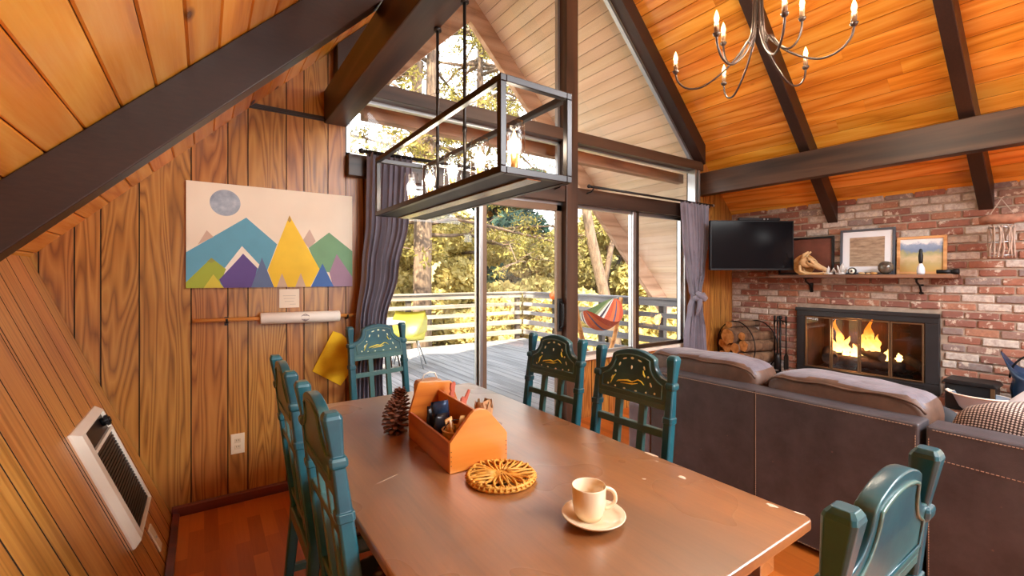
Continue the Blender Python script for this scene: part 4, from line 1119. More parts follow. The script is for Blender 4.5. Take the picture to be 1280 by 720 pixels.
# flames: each tongue a twisted teardrop that gives off light
def _flame():
    t = NT('flame'); co = t.coord(); s_ = t.n('ShaderNodeSeparateXYZ'); t.l(co, s_.inputs[0])
    f = t.math('ADD', t.math('MULTIPLY', s_.outputs[2], 2.6), t.math('MULTIPLY', t.noise(co, 22.0, 3.0), 0.35))
    c = t.ramp(f, [(0.15, (1.0, 0.62, 0.20, 1)), (0.55, (1.0, 0.48, 0.09, 1)), (1.0, (1.0, 0.20, 0.015, 1))])
    st = t.ramp(f, [(0.1, (1,1,1,1)), (0.9, (0.25,0.25,0.25,1))])
    e = t.n('ShaderNodeEmission'); t.l(c, e.inputs[0]); t.l(t.math('MULTIPLY', st, 5.0), e.inputs[1])
    t.l(e.outputs[0], t.out.inputs[0]); return t.mat
FM = _flame()
fl_ = MB()
def tongue(x, y, z, h, r, tw, sd):
    n = 14; rings = []
    for i in range(n+1):
        f = i/n
        rad = r*(math.sin(PI*(0.16+0.84*f))**0.9)*(1-f*0.45)*(1+0.22*math.sin(f*17+sd))
        cx = x + 0.04*h*math.sin(f*6+sd)*f*2; cy = y + tw*f*f + 0.07*h*math.sin(f*9+sd*2)*f
        rings.append([(cx + rad*0.6*math.cos(a), cy + rad*math.sin(a), z + h*f) for a in (2*PI*j/12 for j in range(12))])
    fl_.rings(rings)
for (x, y, z, h, r, tw, sd) in ((0, 2.07, 0.03, 0.38, 0.042, 0.03, 0.3), (0.03, 2.02, 0.0, 0.22, 0.05, -0.02, 1.5), (0.02, 2.12, 0.0, 0.17, 0.035, 0.02, 2.5), (0, 1.80, 0.04, 0.40, 0.055, -0.01, 4.1), (0.05, 1.85, 0.02, 0.26, 0.055, 0.02, 0.9), (-0.02, 1.74, 0.03, 0.24, 0.045, -0.03, 3.2), (0.03, 1.94, -0.01, 0.15, 0.05, 0.0, 5.5), (0, 1.66, 0.0, 0.12, 0.04, -0.02, 2.0), (0.04, 1.56, 0.0, 0.09, 0.035, 0.0, 2.9)):
    tongue(x, y, z, h, r, tw, sd)
o = fl_.build('fire', FM); o.location = (5.84, 0, 0.49); tag(o, 'orange flames rising from the logs inside the fireplace', 'fire', kind='stuff')

# mantel shelf and what stands on it
MW = wood('rough mantel board', rgb(72,48,34), rgb(112,80,58), rgb(146,110,82), 'Y', 6.0, 4.0, 0.7, 0, tone=0.1, bump=0.4)
ms = thing('mantel_shelf', 'rough dark wooden mantel shelf on two black iron brackets', 'shelf', (XB, 1.80, 1.348))
mb = MB(); mb.box(-0.255, -0.002, -0.745, 0.80, 0.0, 0.034); mb.build('board', MW, ms, bevel=0.006)
for y in (0.455, -0.478):
    b = MB(); b.box(-0.014, -0.004, y-0.016, y+0.016, -0.16, 0.0).box(-0.17, -0.014, y-0.016, y+0.016, -0.012, 0.0)
    b.tube([(-0.16, y, -0.012), (-0.155, y, -0.035), (-0.11, y, -0.055), (-0.06, y, -0.075), (-0.03, y, -0.11), (-0.014, y, -0.15)], 0.009, 8)
    b.build('bracket', M['iron'], ms)
SZ = 1.3825
def framed(name, y0, y1, z0, z1, fw, fmat, label, cat, x=-0.035, lean_=0.05, mat_w=0.0, pic=None):
    e = thing(name, label, cat, (XB - 0.05, (y0+y1)/2, z0)); e.rotation_euler = (0, lean_, 0)
    w = (y1-y0)/2; h = z1-z0
    f = MB().box(-0.022, 0, -w, w, 0, fw).box(-0.022, 0, -w, w, h-fw, h).box(-0.022, 0, -w, -w+fw, fw, h-fw).box(-0.022, 0, w-fw, w, fw, h-fw)
    f.build('picture_frame', fmat, e, bevel=0.002)
    if mat_w: MB().box(-0.010, -0.004, -w+fw, w-fw, fw, h-fw).build('mount', plain('white mount', rgb(228,232,238), 0.6, 0, 0.02), e)
    m = fw + mat_w
    MB().box(-0.012 if mat_w else -0.010, -0.003, -w+m, w-m, m, h-m).build('picture', pic, e)
    return e
def _print():
    t = NT('brown grey print'); co = t.coord(); f = t.noise(t.mapping(co, (1, 0.6, 3.0)), 14.0, 5.0, 0.7)
    t.bsdf(t.ramp(f, [(0.3, rgb(120,98,82)), (0.5, rgb(160,136,112)), (0.7, rgb(192,170,146))]), 0.6); return t.mat
def _land():
    t = NT('landscape painting'); co = t.coord(); s_ = t.n('ShaderNodeSeparateXYZ'); t.l(co, s_.inputs[0])
    f = t.math('ADD', t.math('MULTIPLY', s_.outputs[2], 2.85), t.math('MULTIPLY', t.math('SUBTRACT', t.noise(co, 16.0, 4.0, 0.6), 0.5), 0.34))
    c = t.ramp(f, [(0.0, rgb(202,160,82)), (0.30, rgb(192,172,118)), (0.42, rgb(212,190,150)), (0.58, rgb(166,164,120)), (0.66, rgb(120,140,172)), (0.80, rgb(146,164,190)), (0.86, rgb(232,234,236))], 'LINEAR')
    t.bsdf(c, 0.6); return t.mat
BRN = plain('dark red brown panel', rgb(104,58,44), 0.6, 0, 0.2, 7)
framed('leaning_picture', 2.02, 2.58, SZ, 1.80, 0.022, M['black'], 'dark brown panel in a black frame behind the skull, half hidden by the television', 'picture', lean_=0.02, pic=BRN)
framed('leaning_picture', 1.505, 1.965, SZ, 1.848, 0.022, plain('slate grey frame', rgb(76,82,92), 0.45), 'slate-framed brownish print with a wide white mount on the mantel', 'picture', lean_=0.045, mat_w=0.062, pic=_print())
PF = wood('pale pine frame', rgb(186,134,74), rgb(214,164,100), rgb(228,184,126), 'Y', 8.0, 4.0, 0.4, 0, tone=0.05)
framed('leaning_picture', 1.135, 1.492, SZ, 1.742, 0.024, PF, 'pine-framed landscape of blue hills and tan fields on the mantel', 'picture', lean_=0.05, pic=_land())
BONE = plain('weathered bone', rgb(206,170,122), 0.7, 0, 0.2, 14, 0.3, 40)
sk = thing('animal_skull', 'long pale animal skull resting on the left end of the mantel before a wood slice', 'skull', (5.45, 2.20, SZ+0.006))
k = MB()
k.ell((0, 0.045, 0.13), (0.055, 0.075, 0.062), 18, 12, fn=lambda p: (p.x*(1-0.25*max(0, -p.y/0.075)), p.y, p.z))
k.tube([(0, 0.03, 0.135), (0, -0.03, 0.105), (0, -0.09, 0.07), (0, -0.145, 0.045), (0, -0.165, 0.03)], [0.055, 0.048, 0.036, 0.026, 0.012], 14, flat=0.8)
for s in (-1, 1):
    k.tube([(s*0.035, 0.02, 0.175), (s*0.055, -0.01, 0.16), (s*0.055, -0.035, 0.13), (s*0.04, -0.05, 0.105)], [0.008, 0.012, 0.011, 0.006], 8)
    k.tube([(s*0.03, 0.075, 0.17), (s*0.035, 0.05, 0.215), (s*0.03, 0.01, 0.245)], [0.014, 0.017, 0.008], 8)
k.build('cranium', BONE, sk)
j = MB(); 
for s in (-1, 1): j.tube([(s*0.045, 0.09, 0.10), (s*0.048, 0.085, 0.03), (s*0.035, 0.03, 0.008), (s*0.018, -0.08, 0.008), (s*0.008, -0.15, 0.018)], [0.012, 0.018, 0.014, 0.010, 0.006], 8)
j.build('jaw', BONE, sk)
e_ = MB()
for s in (-1, 1): e_.ell((s*0.043, -0.012, 0.138), (0.014, 0.020, 0.017), 10, 8)
e_.build('eye_socket', M['groove'], sk)
o = MB().prism([(0.115*math.cos(a)*(1+0.04*math.sin(5*a)), 0.115*math.sin(a)) for a in (2*PI*i/28 for i in range(28))], lambda u, v, t: (t + v*0.12, u, v), -0.012, 0.012).build('wood_slice', M['logend'], bevel=0.003)
o.location = (5.535, 2.30, SZ+0.114); tag(o, 'round orange wood slice leaning behind the skull on the mantel', 'wood slice')
o = MB().box(-0.055, 0.055, -0.17, 0.10, 0, 0.006).build('wooden_plinth', M['logend'], bevel=0.002); o.location = (5.45, 2.20, SZ); tag(o, 'thin wooden plinth under the skull on the mantel', 'plinth')
# crystal clusters
CRY = plain('pale quartz', rgb(214,210,206), 0.15, 0, 0.12, 40, coat=0.3)
def cluster(loc, R, H, n, seed, label):
    rs = random.Random(seed); mb = MB(); mb.ell((0, 0, R*0.25), (R*0.7, R, R*0.32), 12, 6)
    for i in range(n):
        a = rs.uniform(0, 2*PI); q = rs.uniform(0, 0.75)*R; d = Vector((math.cos(a)*q/R*0.9, math.sin(a)*q/R*0.9, 1)).normalized()
        L = H*rs.uniform(0.5, 1.0)*(1-0.35*q/R); w = R*rs.uniform(0.10, 0.2); b = Vector((math.cos(a)*q*0.7, math.sin(a)*q, 0.004))
        mb.tube([b, b+d*L*0.75, b+d*L], [w, w*0.9, 0.001], 6, smooth=False)
    o = mb.build('crystal_cluster', CRY); o.location = loc; tag(o, label, 'crystal')
cluster((5.46, 2.035, SZ), 0.045, 0.10, 16, 1, 'pale crystal cluster on the mantel just right of the skull')
cluster((5.47, 1.93, SZ), 0.05, 0.13, 18, 2, 'taller pale crystal cluster between skull and round black stone')
ag = thing('agate_slice', 'small round black stone slice with a white ring and dark centre on the mantel', 'stone', (5.44, 1.822, SZ+0.036))
MB().cyl((0.0, 0, 0), (0.028, 0, 0), 0.036, 28).build('stone_rim', M['black'], ag, bevel=0.004)
MB().cyl((-0.002, 0, 0), (0.001, 0, 0), 0.027, 24).build('white_ring', M['white'], ag)
MB().ell((-0.002, 0, 0), (0.003, 0.010, 0.010), 12, 8).build('dark_centre', M['groove'], ag)
o = MB().ell((0, 0, 0), (0.062, 0.062, 0.062), 28, 18).build('glass_sphere', plain('smoky glass ball', rgb(96,88,78), 0.12, 0.2, 0.5, 12, coat=0.4)); o.location = (5.45, 1.548, SZ+0.068); tag(o, 'smoky grey ball on the mantel in front of the frames', 'ball')
o = MB().lathe([(0.03, 0), (0.032, 0.004), (0.022, 0.008), (0.020, 0.006)], n=20).build('ball_stand', M['iron']); o.location = (5.45, 1.548, SZ); tag(o, 'small ring stand under the smoky ball', 'stand')
fg = thing('ceramic_figurine', 'slim dark-topped figurine with white base before the landscape picture', 'figurine', (5.43, 1.285, SZ))
MB().lathe([(0.001, 0), (0.026, 0), (0.030, 0.02), (0.028, 0.06), (0.018, 0.085), (0.012, 0.10), (0.001, 0.101)], n=20).build('figure_base', plain('white blue glaze', rgb(220,224,232), 0.2), fg)
MB().lathe([(0.011, 0.098), (0.016, 0.12), (0.018, 0.17), (0.013, 0.20), (0.014, 0.215), (0.009, 0.232), (0.001, 0.236)], n=18).build('figure_top', M['black'], fg)
fz = thing('black_torch', 'black torch lying at the right end of the mantel', 'torch', (5.45, 1.105, SZ+0.024))
MB().cyl((0, 0.075, 0), (0, -0.02, 0), 0.018, 14).build('torch_body', M['black'], fz); MB().lathe([(0.018, 0), (0.025, 0.02), (0.026, 0.05), (0.022, 0.052)], (0, -0.02, 0), 18, axis=(0, -1, 0)).build('torch_head', M['iron'], fz)
for i, (y, r, m, lb) in enumerate(((1.735, 0.022, BONE, 'flat tan shell on the mantel beside the black stone slice'), (1.68, 0.017, BONE, 'small tan pebble at the middle of the mantel'), (1.635, 0.022, M['logend'], 'orange tan shell left of the smoky ball'))):
    o = MB().ell((0, 0, r*0.55), (r, r*1.3, r*0.55), 14, 8).build('shell' if i != 1 else 'pebble', m); o.location = (5.43, y, SZ); tag(o, lb, 'shell' if i != 1 else 'pebble')

# ------------------------------------------------------------------ television on a wall arm
TVA = Vector((4.655, 2.885, 0)); TVB = Vector((5.475, 2.385, 0))
tdir = (TVB-TVA); TW = tdir.length; ang = math.atan2(tdir.y, tdir.x)
tv_ = thing('television', 'flat black television on a swivel wall arm above the firewood', 'television', ((TVA+TVB)/2 + Vector((0, 0, 1.712))), ang)
TH = 0.277
MB().box(-TW/2, TW/2, 0.004, 0.04, -TH, TH).box(-TW/4, TW/4, 0.04, 0.075, -TH*0.8, TH*0.5).build('casing', M['black'], tv_, bevel=0.006)
fr = MB().box(-TW/2, TW/2, -0.006, 0.004, -TH, -TH+0.018).box(-TW/2, TW/2, -0.006, 0.004, TH-0.011, TH).box(-TW/2, -TW/2+0.011, -0.006, 0.004, -TH+0.018, TH-0.011).box(TW/2-0.011, TW/2, -0.006, 0.004, -TH+0.018, TH-0.011)
fr.build('bezel', M['black'], tv_, bevel=0.001)
scr = NT('black screen'); scr.bsdf((0.006, 0.006, 0.008, 1), 0.12, 0, None, 0, 0.3); scr = scr.mat
MB().box(-TW/2+0.01, TW/2-0.01, -0.002, 0.003, -TH+0.017, TH-0.010).build('screen', scr, tv_)
a2 = MB(); a2.bar((0.05, 0.075, -0.03), (0.24, 0.24, -0.03), 0.03, 0.06).bar((0.24, 0.24, -0.03), (0.16, 0.35, -0.03), 0.03, 0.06)
a2.build('wall_arm', M['black'], tv_, bevel=0.004)
sb = thing('sensor_bar', 'short black sensor bar lying on top of the television', 'sensor bar', Vector((5.15, 2.60, 1.712+TH+0.001)), ang)
MB().box(-0.24, 0.24, -0.016, 0.03, 0.0, 0.034).build('bar_body', M['black'], sb, bevel=0.012, seg=3)
MB().cyl((0.05, -0.017, 0.017), (0.05, -0.010, 0.017), 0.011, 16).cyl((0.09, -0.017, 0.017), (0.09, -0.010, 0.017), 0.008, 16).build('lens', M['alu'], sb)

# ------------------------------------------------------------------ firewood and tools on the hearth
HZ = 0.254
rk = thing('log_hoop', 'round black iron log hoop holding the firewood left of the fireplace', 'log holder', (5.33, 2.84, HZ))
u_ = Vector((0.955, -0.296, 0)); p_ = Vector((0.296, 0.955, 0))
for s in (-0.16, 0.16):
    MB().tube([u_*s + p_*(0.285*math.cos(a)) + Vector((0, 0, 0.297 + 0.285*math.sin(a))) for a in (2*PI*i/40 for i in range(40))], 0.0065, 8, closed=True).build('hoop', M['iron'], rk)
b = MB()
for q in (-0.12, 0.12): b.bar(u_*-0.17 + p_*q + Vector((0, 0, 0.03)), u_*0.17 + p_*q + Vector((0, 0, 0.03)), 0.014, 0.014)
b.build('base_bar', M['iron'], rk)
LM = [M['logbark'], M['logend']]
def wl_(q, z, r, L, label, seed, sq=1.0, split=0.0, off=0.0):
    c = Vector((5.33, 2.84, HZ)) + p_*q + Vector((0, 0, z)) + u_*off
    log('firewood_log', c - u_*L/2, c + u_*L/2, r, LM, label, 'log', 16, split, seed, sq)
wl_(0.00, 0.13, 0.085, 0.44, 'thick firewood log at the bottom middle of the hoop', 3)
wl_(0.15, 0.16, 0.060, 0.42, 'firewood log at the bottom of the hoop, on its left side', 4)
wl_(-0.155, 0.17, 0.065, 0.46, 'firewood log at the bottom right of the hoop, bark side showing', 5)
wl_(0.075, 0.27, 0.066, 0.40, 'round firewood log with ringed end, middle left of the pile', 6, off=-0.02)
wl_(-0.06, 0.275, 0.066, 0.42, 'round firewood log with ringed end, middle right of the pile', 7, off=-0.02)
wl_(-0.165, 0.315, 0.066, 0.48, 'long grey-barked firewood log on the right side of the pile', 8, off=0.03)
wl_(0.175, 0.30, 0.052, 0.40, 'thin firewood log against the hoop on the panelled-wall side', 9)
wl_(0.02, 0.405, 0.100, 0.42, 'large pale split firewood log facing out of the middle of the pile', 10, sq=0.9, off=-0.05)
wl_(-0.135, 0.42, 0.05, 0.44, 'dark firewood log leaning on the upper right of the pile', 11, off=0.02)
wl_(0.05, 0.54, 0.05, 0.42, 'brown firewood log topmost on the pile', 12, sq=0.8)
c = Vector((5.20, 3.0, HZ+0.06))
log('firewood_log', (5.06, 2.95, HZ+0.075), (5.11, 2.62, HZ+0.07), 0.068, [M['logend'], M['logend']], 'split orange firewood log lying on the hearth in front of the hoop', 'log', 16, 0.35, 13)

ft = thing('fireplace_tools', 'black stand of fireplace tools left of the fireplace doors', 'fireplace tools', (5.42, 2.50, HZ))
MB().lathe([(0.001, 0.03), (0.03, 0.03), (0.09, 0.018), (0.10, 0.0), (0.001, 0.0)], n=28).build('stand_base', M['iron'], ft)
MB().cyl((0, 0, 0.02), (0, 0, 0.62), 0.010, 10).ell((0, 0, 0.64), (0.024, 0.024, 0.024), 14, 10).tube([(0, -0.07, 0.56), (0, -0.06, 0.60), (0, 0, 0.61), (0, 0.06, 0.60), (0, 0.07, 0.56)], 0.007, 8).tube([(-0.07, 0, 0.56), (-0.06, 0, 0.60), (0, 0, 0.61), (0.06, 0, 0.60), (0.07, 0, 0.56)], 0.007, 8).build('stand_pole', M['iron'], ft)
pk = MB().cyl((0, 0.062, 0.07), (0, 0.062, 0.60), 0.008, 8).tube([(0, 0.062, 0.08), (0, 0.068, 0.05), (-0.01, 0.08, 0.06), (-0.015, 0.085, 0.08)], 0.006, 8).cyl((0, 0.062, 0.58), (0, 0.062, 0.66), 0.011, 10); pk.build('poker', M['iron'], ft)
pb = MB().cyl((0, -0.062, 0.22), (0, -0.062, 0.60), 0.008, 8).cyl((0, -0.062, 0.58), (0, -0.062, 0.66), 0.011, 10).prism([(-0.045, 0.06), (0.045, 0.06), (0.045, 0.20), (0.012, 0.235), (-0.012, 0.235), (-0.045, 0.20)], lambda u, v, t: (u, -0.062+t, v), -0.006, 0.006); pb.build('shovel', M['iron'], ft)
br_ = MB().cyl((-0.062, 0, 0.22), (-0.062, 0, 0.60), 0.008, 8).lathe([(0.018, 0.24), (0.028, 0.20), (0.036, 0.06), (0.001, 0.06)], (-0.062, 0, 0), 16).cyl((-0.062, 0, 0.58), (-0.062, 0, 0.66), 0.011, 10); br_.build('brush', M['black'], ft)

# black box, pan and coal scuttle at the right of the hearth
bx = thing('iron_box', 'low black iron box on the hearth right of the fireplace', 'box', (5.27, 0.93, HZ))
MB().box(-0.10, 0.12, -0.15, 0.14, 0.0, 0.215).build('box_body', M['black'], bx, bevel=0.006)
MB().prism([(-0.17, 0.216), (0.16, 0.216), (0.14, 0.248), (-0.15, 0.248)], lambda u, v, t: (t, u, v), -0.115, 0.135).build('lid', M['black'], bx, bevel=0.004)
MB().box(-0.108, -0.1, -0.155, -0.13, 0.0, 0.215).build('copper_edge', BZ, bx)
PANM = plain('grey enamel', rgb(150,160,172), 0.25, 0.1, 0.06)
pn_ = thing('enamel_pan', 'wide shallow grey enamel pan with pale rim in front of the black box', 'pan', (5.13, 0.85, HZ+0.001))
MB().lathe([(0.001, 0.0), (0.075, 0.0), (0.125, 0.05), (0.165, 0.145), (0.172, 0.150), (0.166, 0.156), (0.120, 0.056), (0.07, 0.008), (0.001, 0.008)], n=40, sx=0.72).build('pan_bowl', PANM, pn_)
MB().tube([(0.125*math.cos(a), 0.172*math.sin(a), 0.153) for a in (2*PI*i/40 for i in range(40))], 0.006, 8, closed=True).build('pan_rim', M['white'], pn_)
for s in (-1, 1): MB().tube([(0.03, s*0.168, 0.15), (0.02, s*0.198, 0.165), (-0.02, s*0.198, 0.165), (-0.03, s*0.168, 0.15)], 0.008, 8).build('pan_handle', M['white'], pn_)
SCU = plain('dark blue enamel', rgb(34,58,88), 0.25, 0.2, 0.15)
sc_ = thing('coal_scuttle', 'dark blue coal scuttle with a tall curved lip right of the pan', 'scuttle', (5.30, 0.55, HZ))
mb = MB(); R = []; n = 28
for (z, r) in ((0, 0.10), (0.01, 0.11), (0.10, 0.15), (0.22, 0.165), (0.30, 0.15)):
    R.append([(r*math.cos(a)*0.85, r*math.sin(a), z) for a in (2*PI*j/n for j in range(n))])
R.append([(0.17*math.cos(a)*0.85, 0.185*math.sin(a) + 0.03*max(0, math.sin(a))**3, 0.36 + 0.15*max(0, math.sin(a))**4 - 0.04*max(0, -math.sin(a))) for a in (2*PI*j/n for j in range(n))])
R.append([(0.16*math.cos(a)*0.85, 0.175*math.sin(a) + 0.03*max(0, math.sin(a))**3, 0.352 + 0.15*max(0, math.sin(a))**4 - 0.04*max(0, -math.sin(a))) for a in (2*PI*j/n for j in range(n))])
R.append([(0.13*math.cos(a)*0.85, 0.14*math.sin(a), 0.28) for a in (2*PI*j/n for j in range(n))])
R.append([(0.09*math.cos(a)*0.85, 0.09*math.sin(a), 0.02) for a in (2*PI*j/n for j in range(n))])
mb.rings(R); mb.build('scuttle_body', SCU, sc_)
MB().tube([(0, 0.165*math.cos(a), 0.30 + 0.21*math.sin(a)) for a in (PI*i/14 for i in range(15))], 0.007, 8).build('bail_handle', M['iron'], sc_)

# hanging twig lantern at the end of a rafter
TW_ = plain('pale driftwood twig', rgb(168,146,130), 0.8, 0, 0.2, 30)
hl = thing('twig_lantern', 'grey twig and wire lantern hanging under the rafter end at the right', 'lantern', (5.40, 0.775, 1.515))
mb = MB(); rs = random.Random(8)
for i in range(18):
    a = 2*PI*i/18; r0 = 0.075
    mb.tube([(r0*math.cos(a+rs.uniform(-.2,.2)), r0*math.sin(a+rs.uniform(-.2,.2)), z) for z in (0.0, 0.08, 0.16, 0.24, 0.265)], 0.0055, 6)
mb.build('twig_cage', TW_, hl)
mb = MB()
for z in (0.02, 0.13, 0.25): mb.tube([(0.075*math.cos(a), 0.075*math.sin(a), z) for a in (2*PI*i/24 for i in range(24))], 0.004, 6, closed=True)
mb.build('wire_ring', M['alu'], hl)
MB().lathe([(0.001, 0.005), (0.045, 0.005), (0.05, 0.02), (0.05, 0.12), (0.047, 0.12), (0.047, 0.02), (0.001, 0.012)], n=20).build('glass_cup', M['bulbglass'], hl)
o_ = MB(); o_.tube([(0, 0.125, 0.315), (0, 0.05, 0.325), (0, -0.05, 0.315), (0, -0.14, 0.33)], [0.032, 0.04, 0.042, 0.03], 10); o_.build('driftwood_bar', plain('red brown driftwood', rgb(150,104,82), 0.85, 0, 0.25, 20, 0.5, 30), hl)
hg = MB().tube([(0, 0.09, 0.315), (0, 0.0, 0.485)], 0.004, 6).tube([(0, -0.09, 0.315), (0, 0.0, 0.485)], 0.004, 6).tube([(0.06, 0.05, 0.26), (0, 0.09, 0.34)], 0.003, 6).tube([(0.06, -0.05, 0.26), (0, -0.09, 0.34)], 0.003, 6)
hg.tube([(0, 0.015, 0.505), (0, 0, 0.49), (0, -0.015, 0.505)], 0.004, 6).build('hanger', TW_, hl)
# ------------------------------------------------------------------ pendant lantern over the table
PM = plain('pewter bronze metal', rgb(46,43,43), 0.32, 0.6, 0.08)
pd = thing('pendant_lantern', 'long open rectangular metal box pendant with five candle bulbs over the table', 'pendant light', (0.795, 1.568, 1.645))
hx_, hy_, hz_ = 0.120, 0.532, 0.272
w = 0.020
f = MB()
for sx in (-1, 1):
    for z in (0, hz_-w): f.box(sx*hx_-w/2, sx*hx_+w/2, -hy_-w/2, hy_+w/2, z, z+w)
    for sy in (-1, 1): f.box(sx*hx_-w/2, sx*hx_+w/2, sy*hy_-w/2, sy*hy_+w/2, w, hz_-w)
for sy in (-1, 1):
    for z in (0, hz_-w): f.box(-hx_+w/2, hx_-w/2, sy*hy_-w/2, sy*hy_+w/2, z, z+w)
f.build('box_frame', PM, pd, bevel=0.002)
MB().box(-hx_+w/2, -0.026, -hy_+w/2, hy_-w/2, 0.002, 0.010).box(0.026, hx_-w/2, -hy_+w/2, hy_-w/2, 0.002, 0.010).build('bottom_plate', M['black'], pd)
b = MB().box(-0.026, 0.026, -hy_+w/2, hy_-w/2, -0.004, 0.012); b.build('lamp_bar', plain('brushed steel bar', rgb(168,160,152), 0.25, 0.85, 0.05), pd, bevel=0.002)
GOLD = plain('gold candle sleeve', rgb(196,146,80), 0.3, 0.5, 0.05)
BULB = emit('warm bulb', (1.0, 0.66, 0.30, 1), 4.5)
for i in range(5):
    y = -0.42 + 0.21*i
    MB().lathe([(0.001, 0.012), (0.034, 0.012), (0.036, 0.018), (0.016, 0.022), (0.014, 0.028)], (0, y, 0), 20).build('lamp_cup', PM, pd)
    cs = MB().cyl((0, y, 0.024), (0, y, 0.095), 0.0115, 14).build('candle_sleeve', GOLD, pd)
    MB().lathe([(0.006, 0.095), (0.010, 0.103), (0.0135, 0.118), (0.011, 0.140), (0.004, 0.162), (0.001, 0.172)], (0, y, 0), 16).build('bulb', BULB, cs)
    MB().lathe([(0.032, 0.016), (0.0335, 0.03), (0.0335, 0.17), (0.030, 0.195), (0.0285, 0.195), (0.0318, 0.17), (0.0318, 0.03)], (0, y, 0), 24).build('glass_chimney', M['bulbglass'], pd)
for y in (-0.098, 0.135):
    r_ = MB().cyl((0, y, 0.012), (0, y, 0.735), 0.0065, 10).cyl((0, y, 0.728), (0, y, 0.7395), 0.016, 14)
    for z in (0.25, 0.47): r_.cyl((0, y, z), (0, y, z+0.02), 0.0085, 10)
    r_.build('hanging_rod', PM, pd)

# ------------------------------------------------------------------ chandelier
CM_ = plain('burnished iron', rgb(84,74,68), 0.32, 0.8, 0.1)
cx, cy = 2.80, 1.42
cd = thing('chandelier', 'iron chandelier with looping arms and candle bulbs below the ridge', 'chandelier', (cx, cy, 2.5))
ends = [(2.60, 1.86, 2.735), (3.04, 1.78, 2.735), (3.245, 1.34, 2.735), (2.90, 0.96, 2.735), (2.497, 1.13, 2.735), (2.385, 1.44, 2.735), (2.726, 1.60, 2.85), (2.838, 1.19, 2.85)]
SLV = plain('aged ivory sleeve', rgb(120,88,56), 0.5, 0.2, 0.1)
for (ex, ey, ez) in ends:
    dx, dy = ex-cx, ey-cy; R_ = math.hypot(dx, dy); ux, uy = dx/R_, dy/R_
    low = 2.59 if R_ > 0.3 else 2.70
    z0 = low - 2.5
    ctrl = [(0.012, 1.15), (0.018, 0.70), (0.026, 0.46), (0.034, 0.36), (R_*0.14+0.01, 0.285), (R_*0.30, z0+0.115), (R_*0.48, z0+0.045), (R_*0.68, z0), (R_*0.86, z0+0.015), (R_*0.97, z0+0.07), (R_, ez-2.5-0.02)]
    pts = []
    for i in range(len(ctrl)-1):
        p0 = ctrl[max(i-1, 0)]; p1 = ctrl[i]; p2 = ctrl[i+1]; p3 = ctrl[min(i+2, len(ctrl)-1)]
        for k in range(6):
            t_ = k/6
            q = [0.5*((2*p1[j]) + (-p0[j]+p2[j])*t_ + (2*p0[j]-5*p1[j]+4*p2[j]-p3[j])*t_*t_ + (-p0[j]+3*p1[j]-3*p2[j]+p3[j])*t_**3) for j in (0, 1)]
            pts.append((ux*q[0], uy*q[0], q[1]))
    pts.append((ux*R_, uy*R_, ez-2.5-0.02))
    a_ = MB().tube(pts, 0.0065, 8).build('arm', CM_, cd)
    e2 = (ux*R_, uy*R_, ez-2.5)
    MB().lathe([(0.006, -0.022), (0.016, -0.014), (0.021, -0.002), (0.018, 0.0), (0.001, 0.0)], e2, 16).build('candle_cup', CM_, a_)
    MB().lathe([(0.001, 0.0), (0.0135, 0.0), (0.0135, 0.056), (0.001, 0.057)], e2, 14).build('candle_sleeve', SLV, a_)
    MB().lathe([(0.006, 0.056), (0.012, 0.066), (0.0145, 0.082), (0.011, 0.102), (0.004, 0.122), (0.001, 0.130)], e2, 14).build('bulb', BULB, a_)
MB().cyl((0, 0, 0.40), (0, 0, 2.235), 0.009, 10).lathe([(0.001, 2.23), (0.06, 2.23), (0.05, 2.19), (0.012, 2.16)], n=20).build('stem', CM_, cd)
MB().lathe([(0.012, 1.02), (0.026, 1.06), (0.026, 1.18), (0.012, 1.22)], n=18).lathe([(0.02, 0.395), (0.024, 0.40), (0.024, 0.415), (0.02, 0.42)], n=18).build('hub', CM_, cd)

# ------------------------------------------------------------------ light
def point(name, loc, power, col, r=0.03):
    l = bpy.data.lights.new(name, 'POINT'); l.energy = power; l.color = col; l.shadow_soft_size = r
    o = bpy.data.objects.new(name, l); COL.objects.link(o); o.location = loc; return o
WARM = (1.0, 0.84, 0.64)
P_CH, P_PD, P_FIRE = 9.0, 2.5, 9.0
for i, (ex, ey, ez) in enumerate(ends): point('chandelier_bulb_light', (ex, ey, ez+0.10), P_CH, WARM)
for i in range(5): point('pendant_bulb_light', (0.795, 1.568-0.42+0.21*i, 1.645+0.14), P_PD, WARM)
point('fire_light', (5.84, 1.95, 0.70), P_FIRE, (1.0, 0.42, 0.12), 0.08)

def lamp(name, loc, size, power, col, rot=(0,0,0)):
    l = bpy.data.lights.new(name, 'AREA'); l.energy = power; l.color = col; l.shape = 'RECTANGLE'; l.size = size[0]; l.size_y = size[1]
    o = bpy.data.objects.new(name, l); COL.objects.link(o); o.location = loc; o.rotation_euler = rot; return o
# unseen fill lamps added behind the camera to brighten the room
lamp('rear_fill_light', (2.1, -1.7, 3.0), (1.2, 1.2), 45, (0.93, 0.97, 1.0))
lamp('rear_fill_light', (3.6, -1.6, 3.0), (1.2, 1.2), 200, (0.93, 0.97, 1.0))
lamp('chair_fill_light', (1.65, -0.95, 2.25), (0.4, 0.4), 26, (0.95, 0.98, 1.0), (math.radians(35), 0, 0))  # added lamp that brightens the back of the near chair
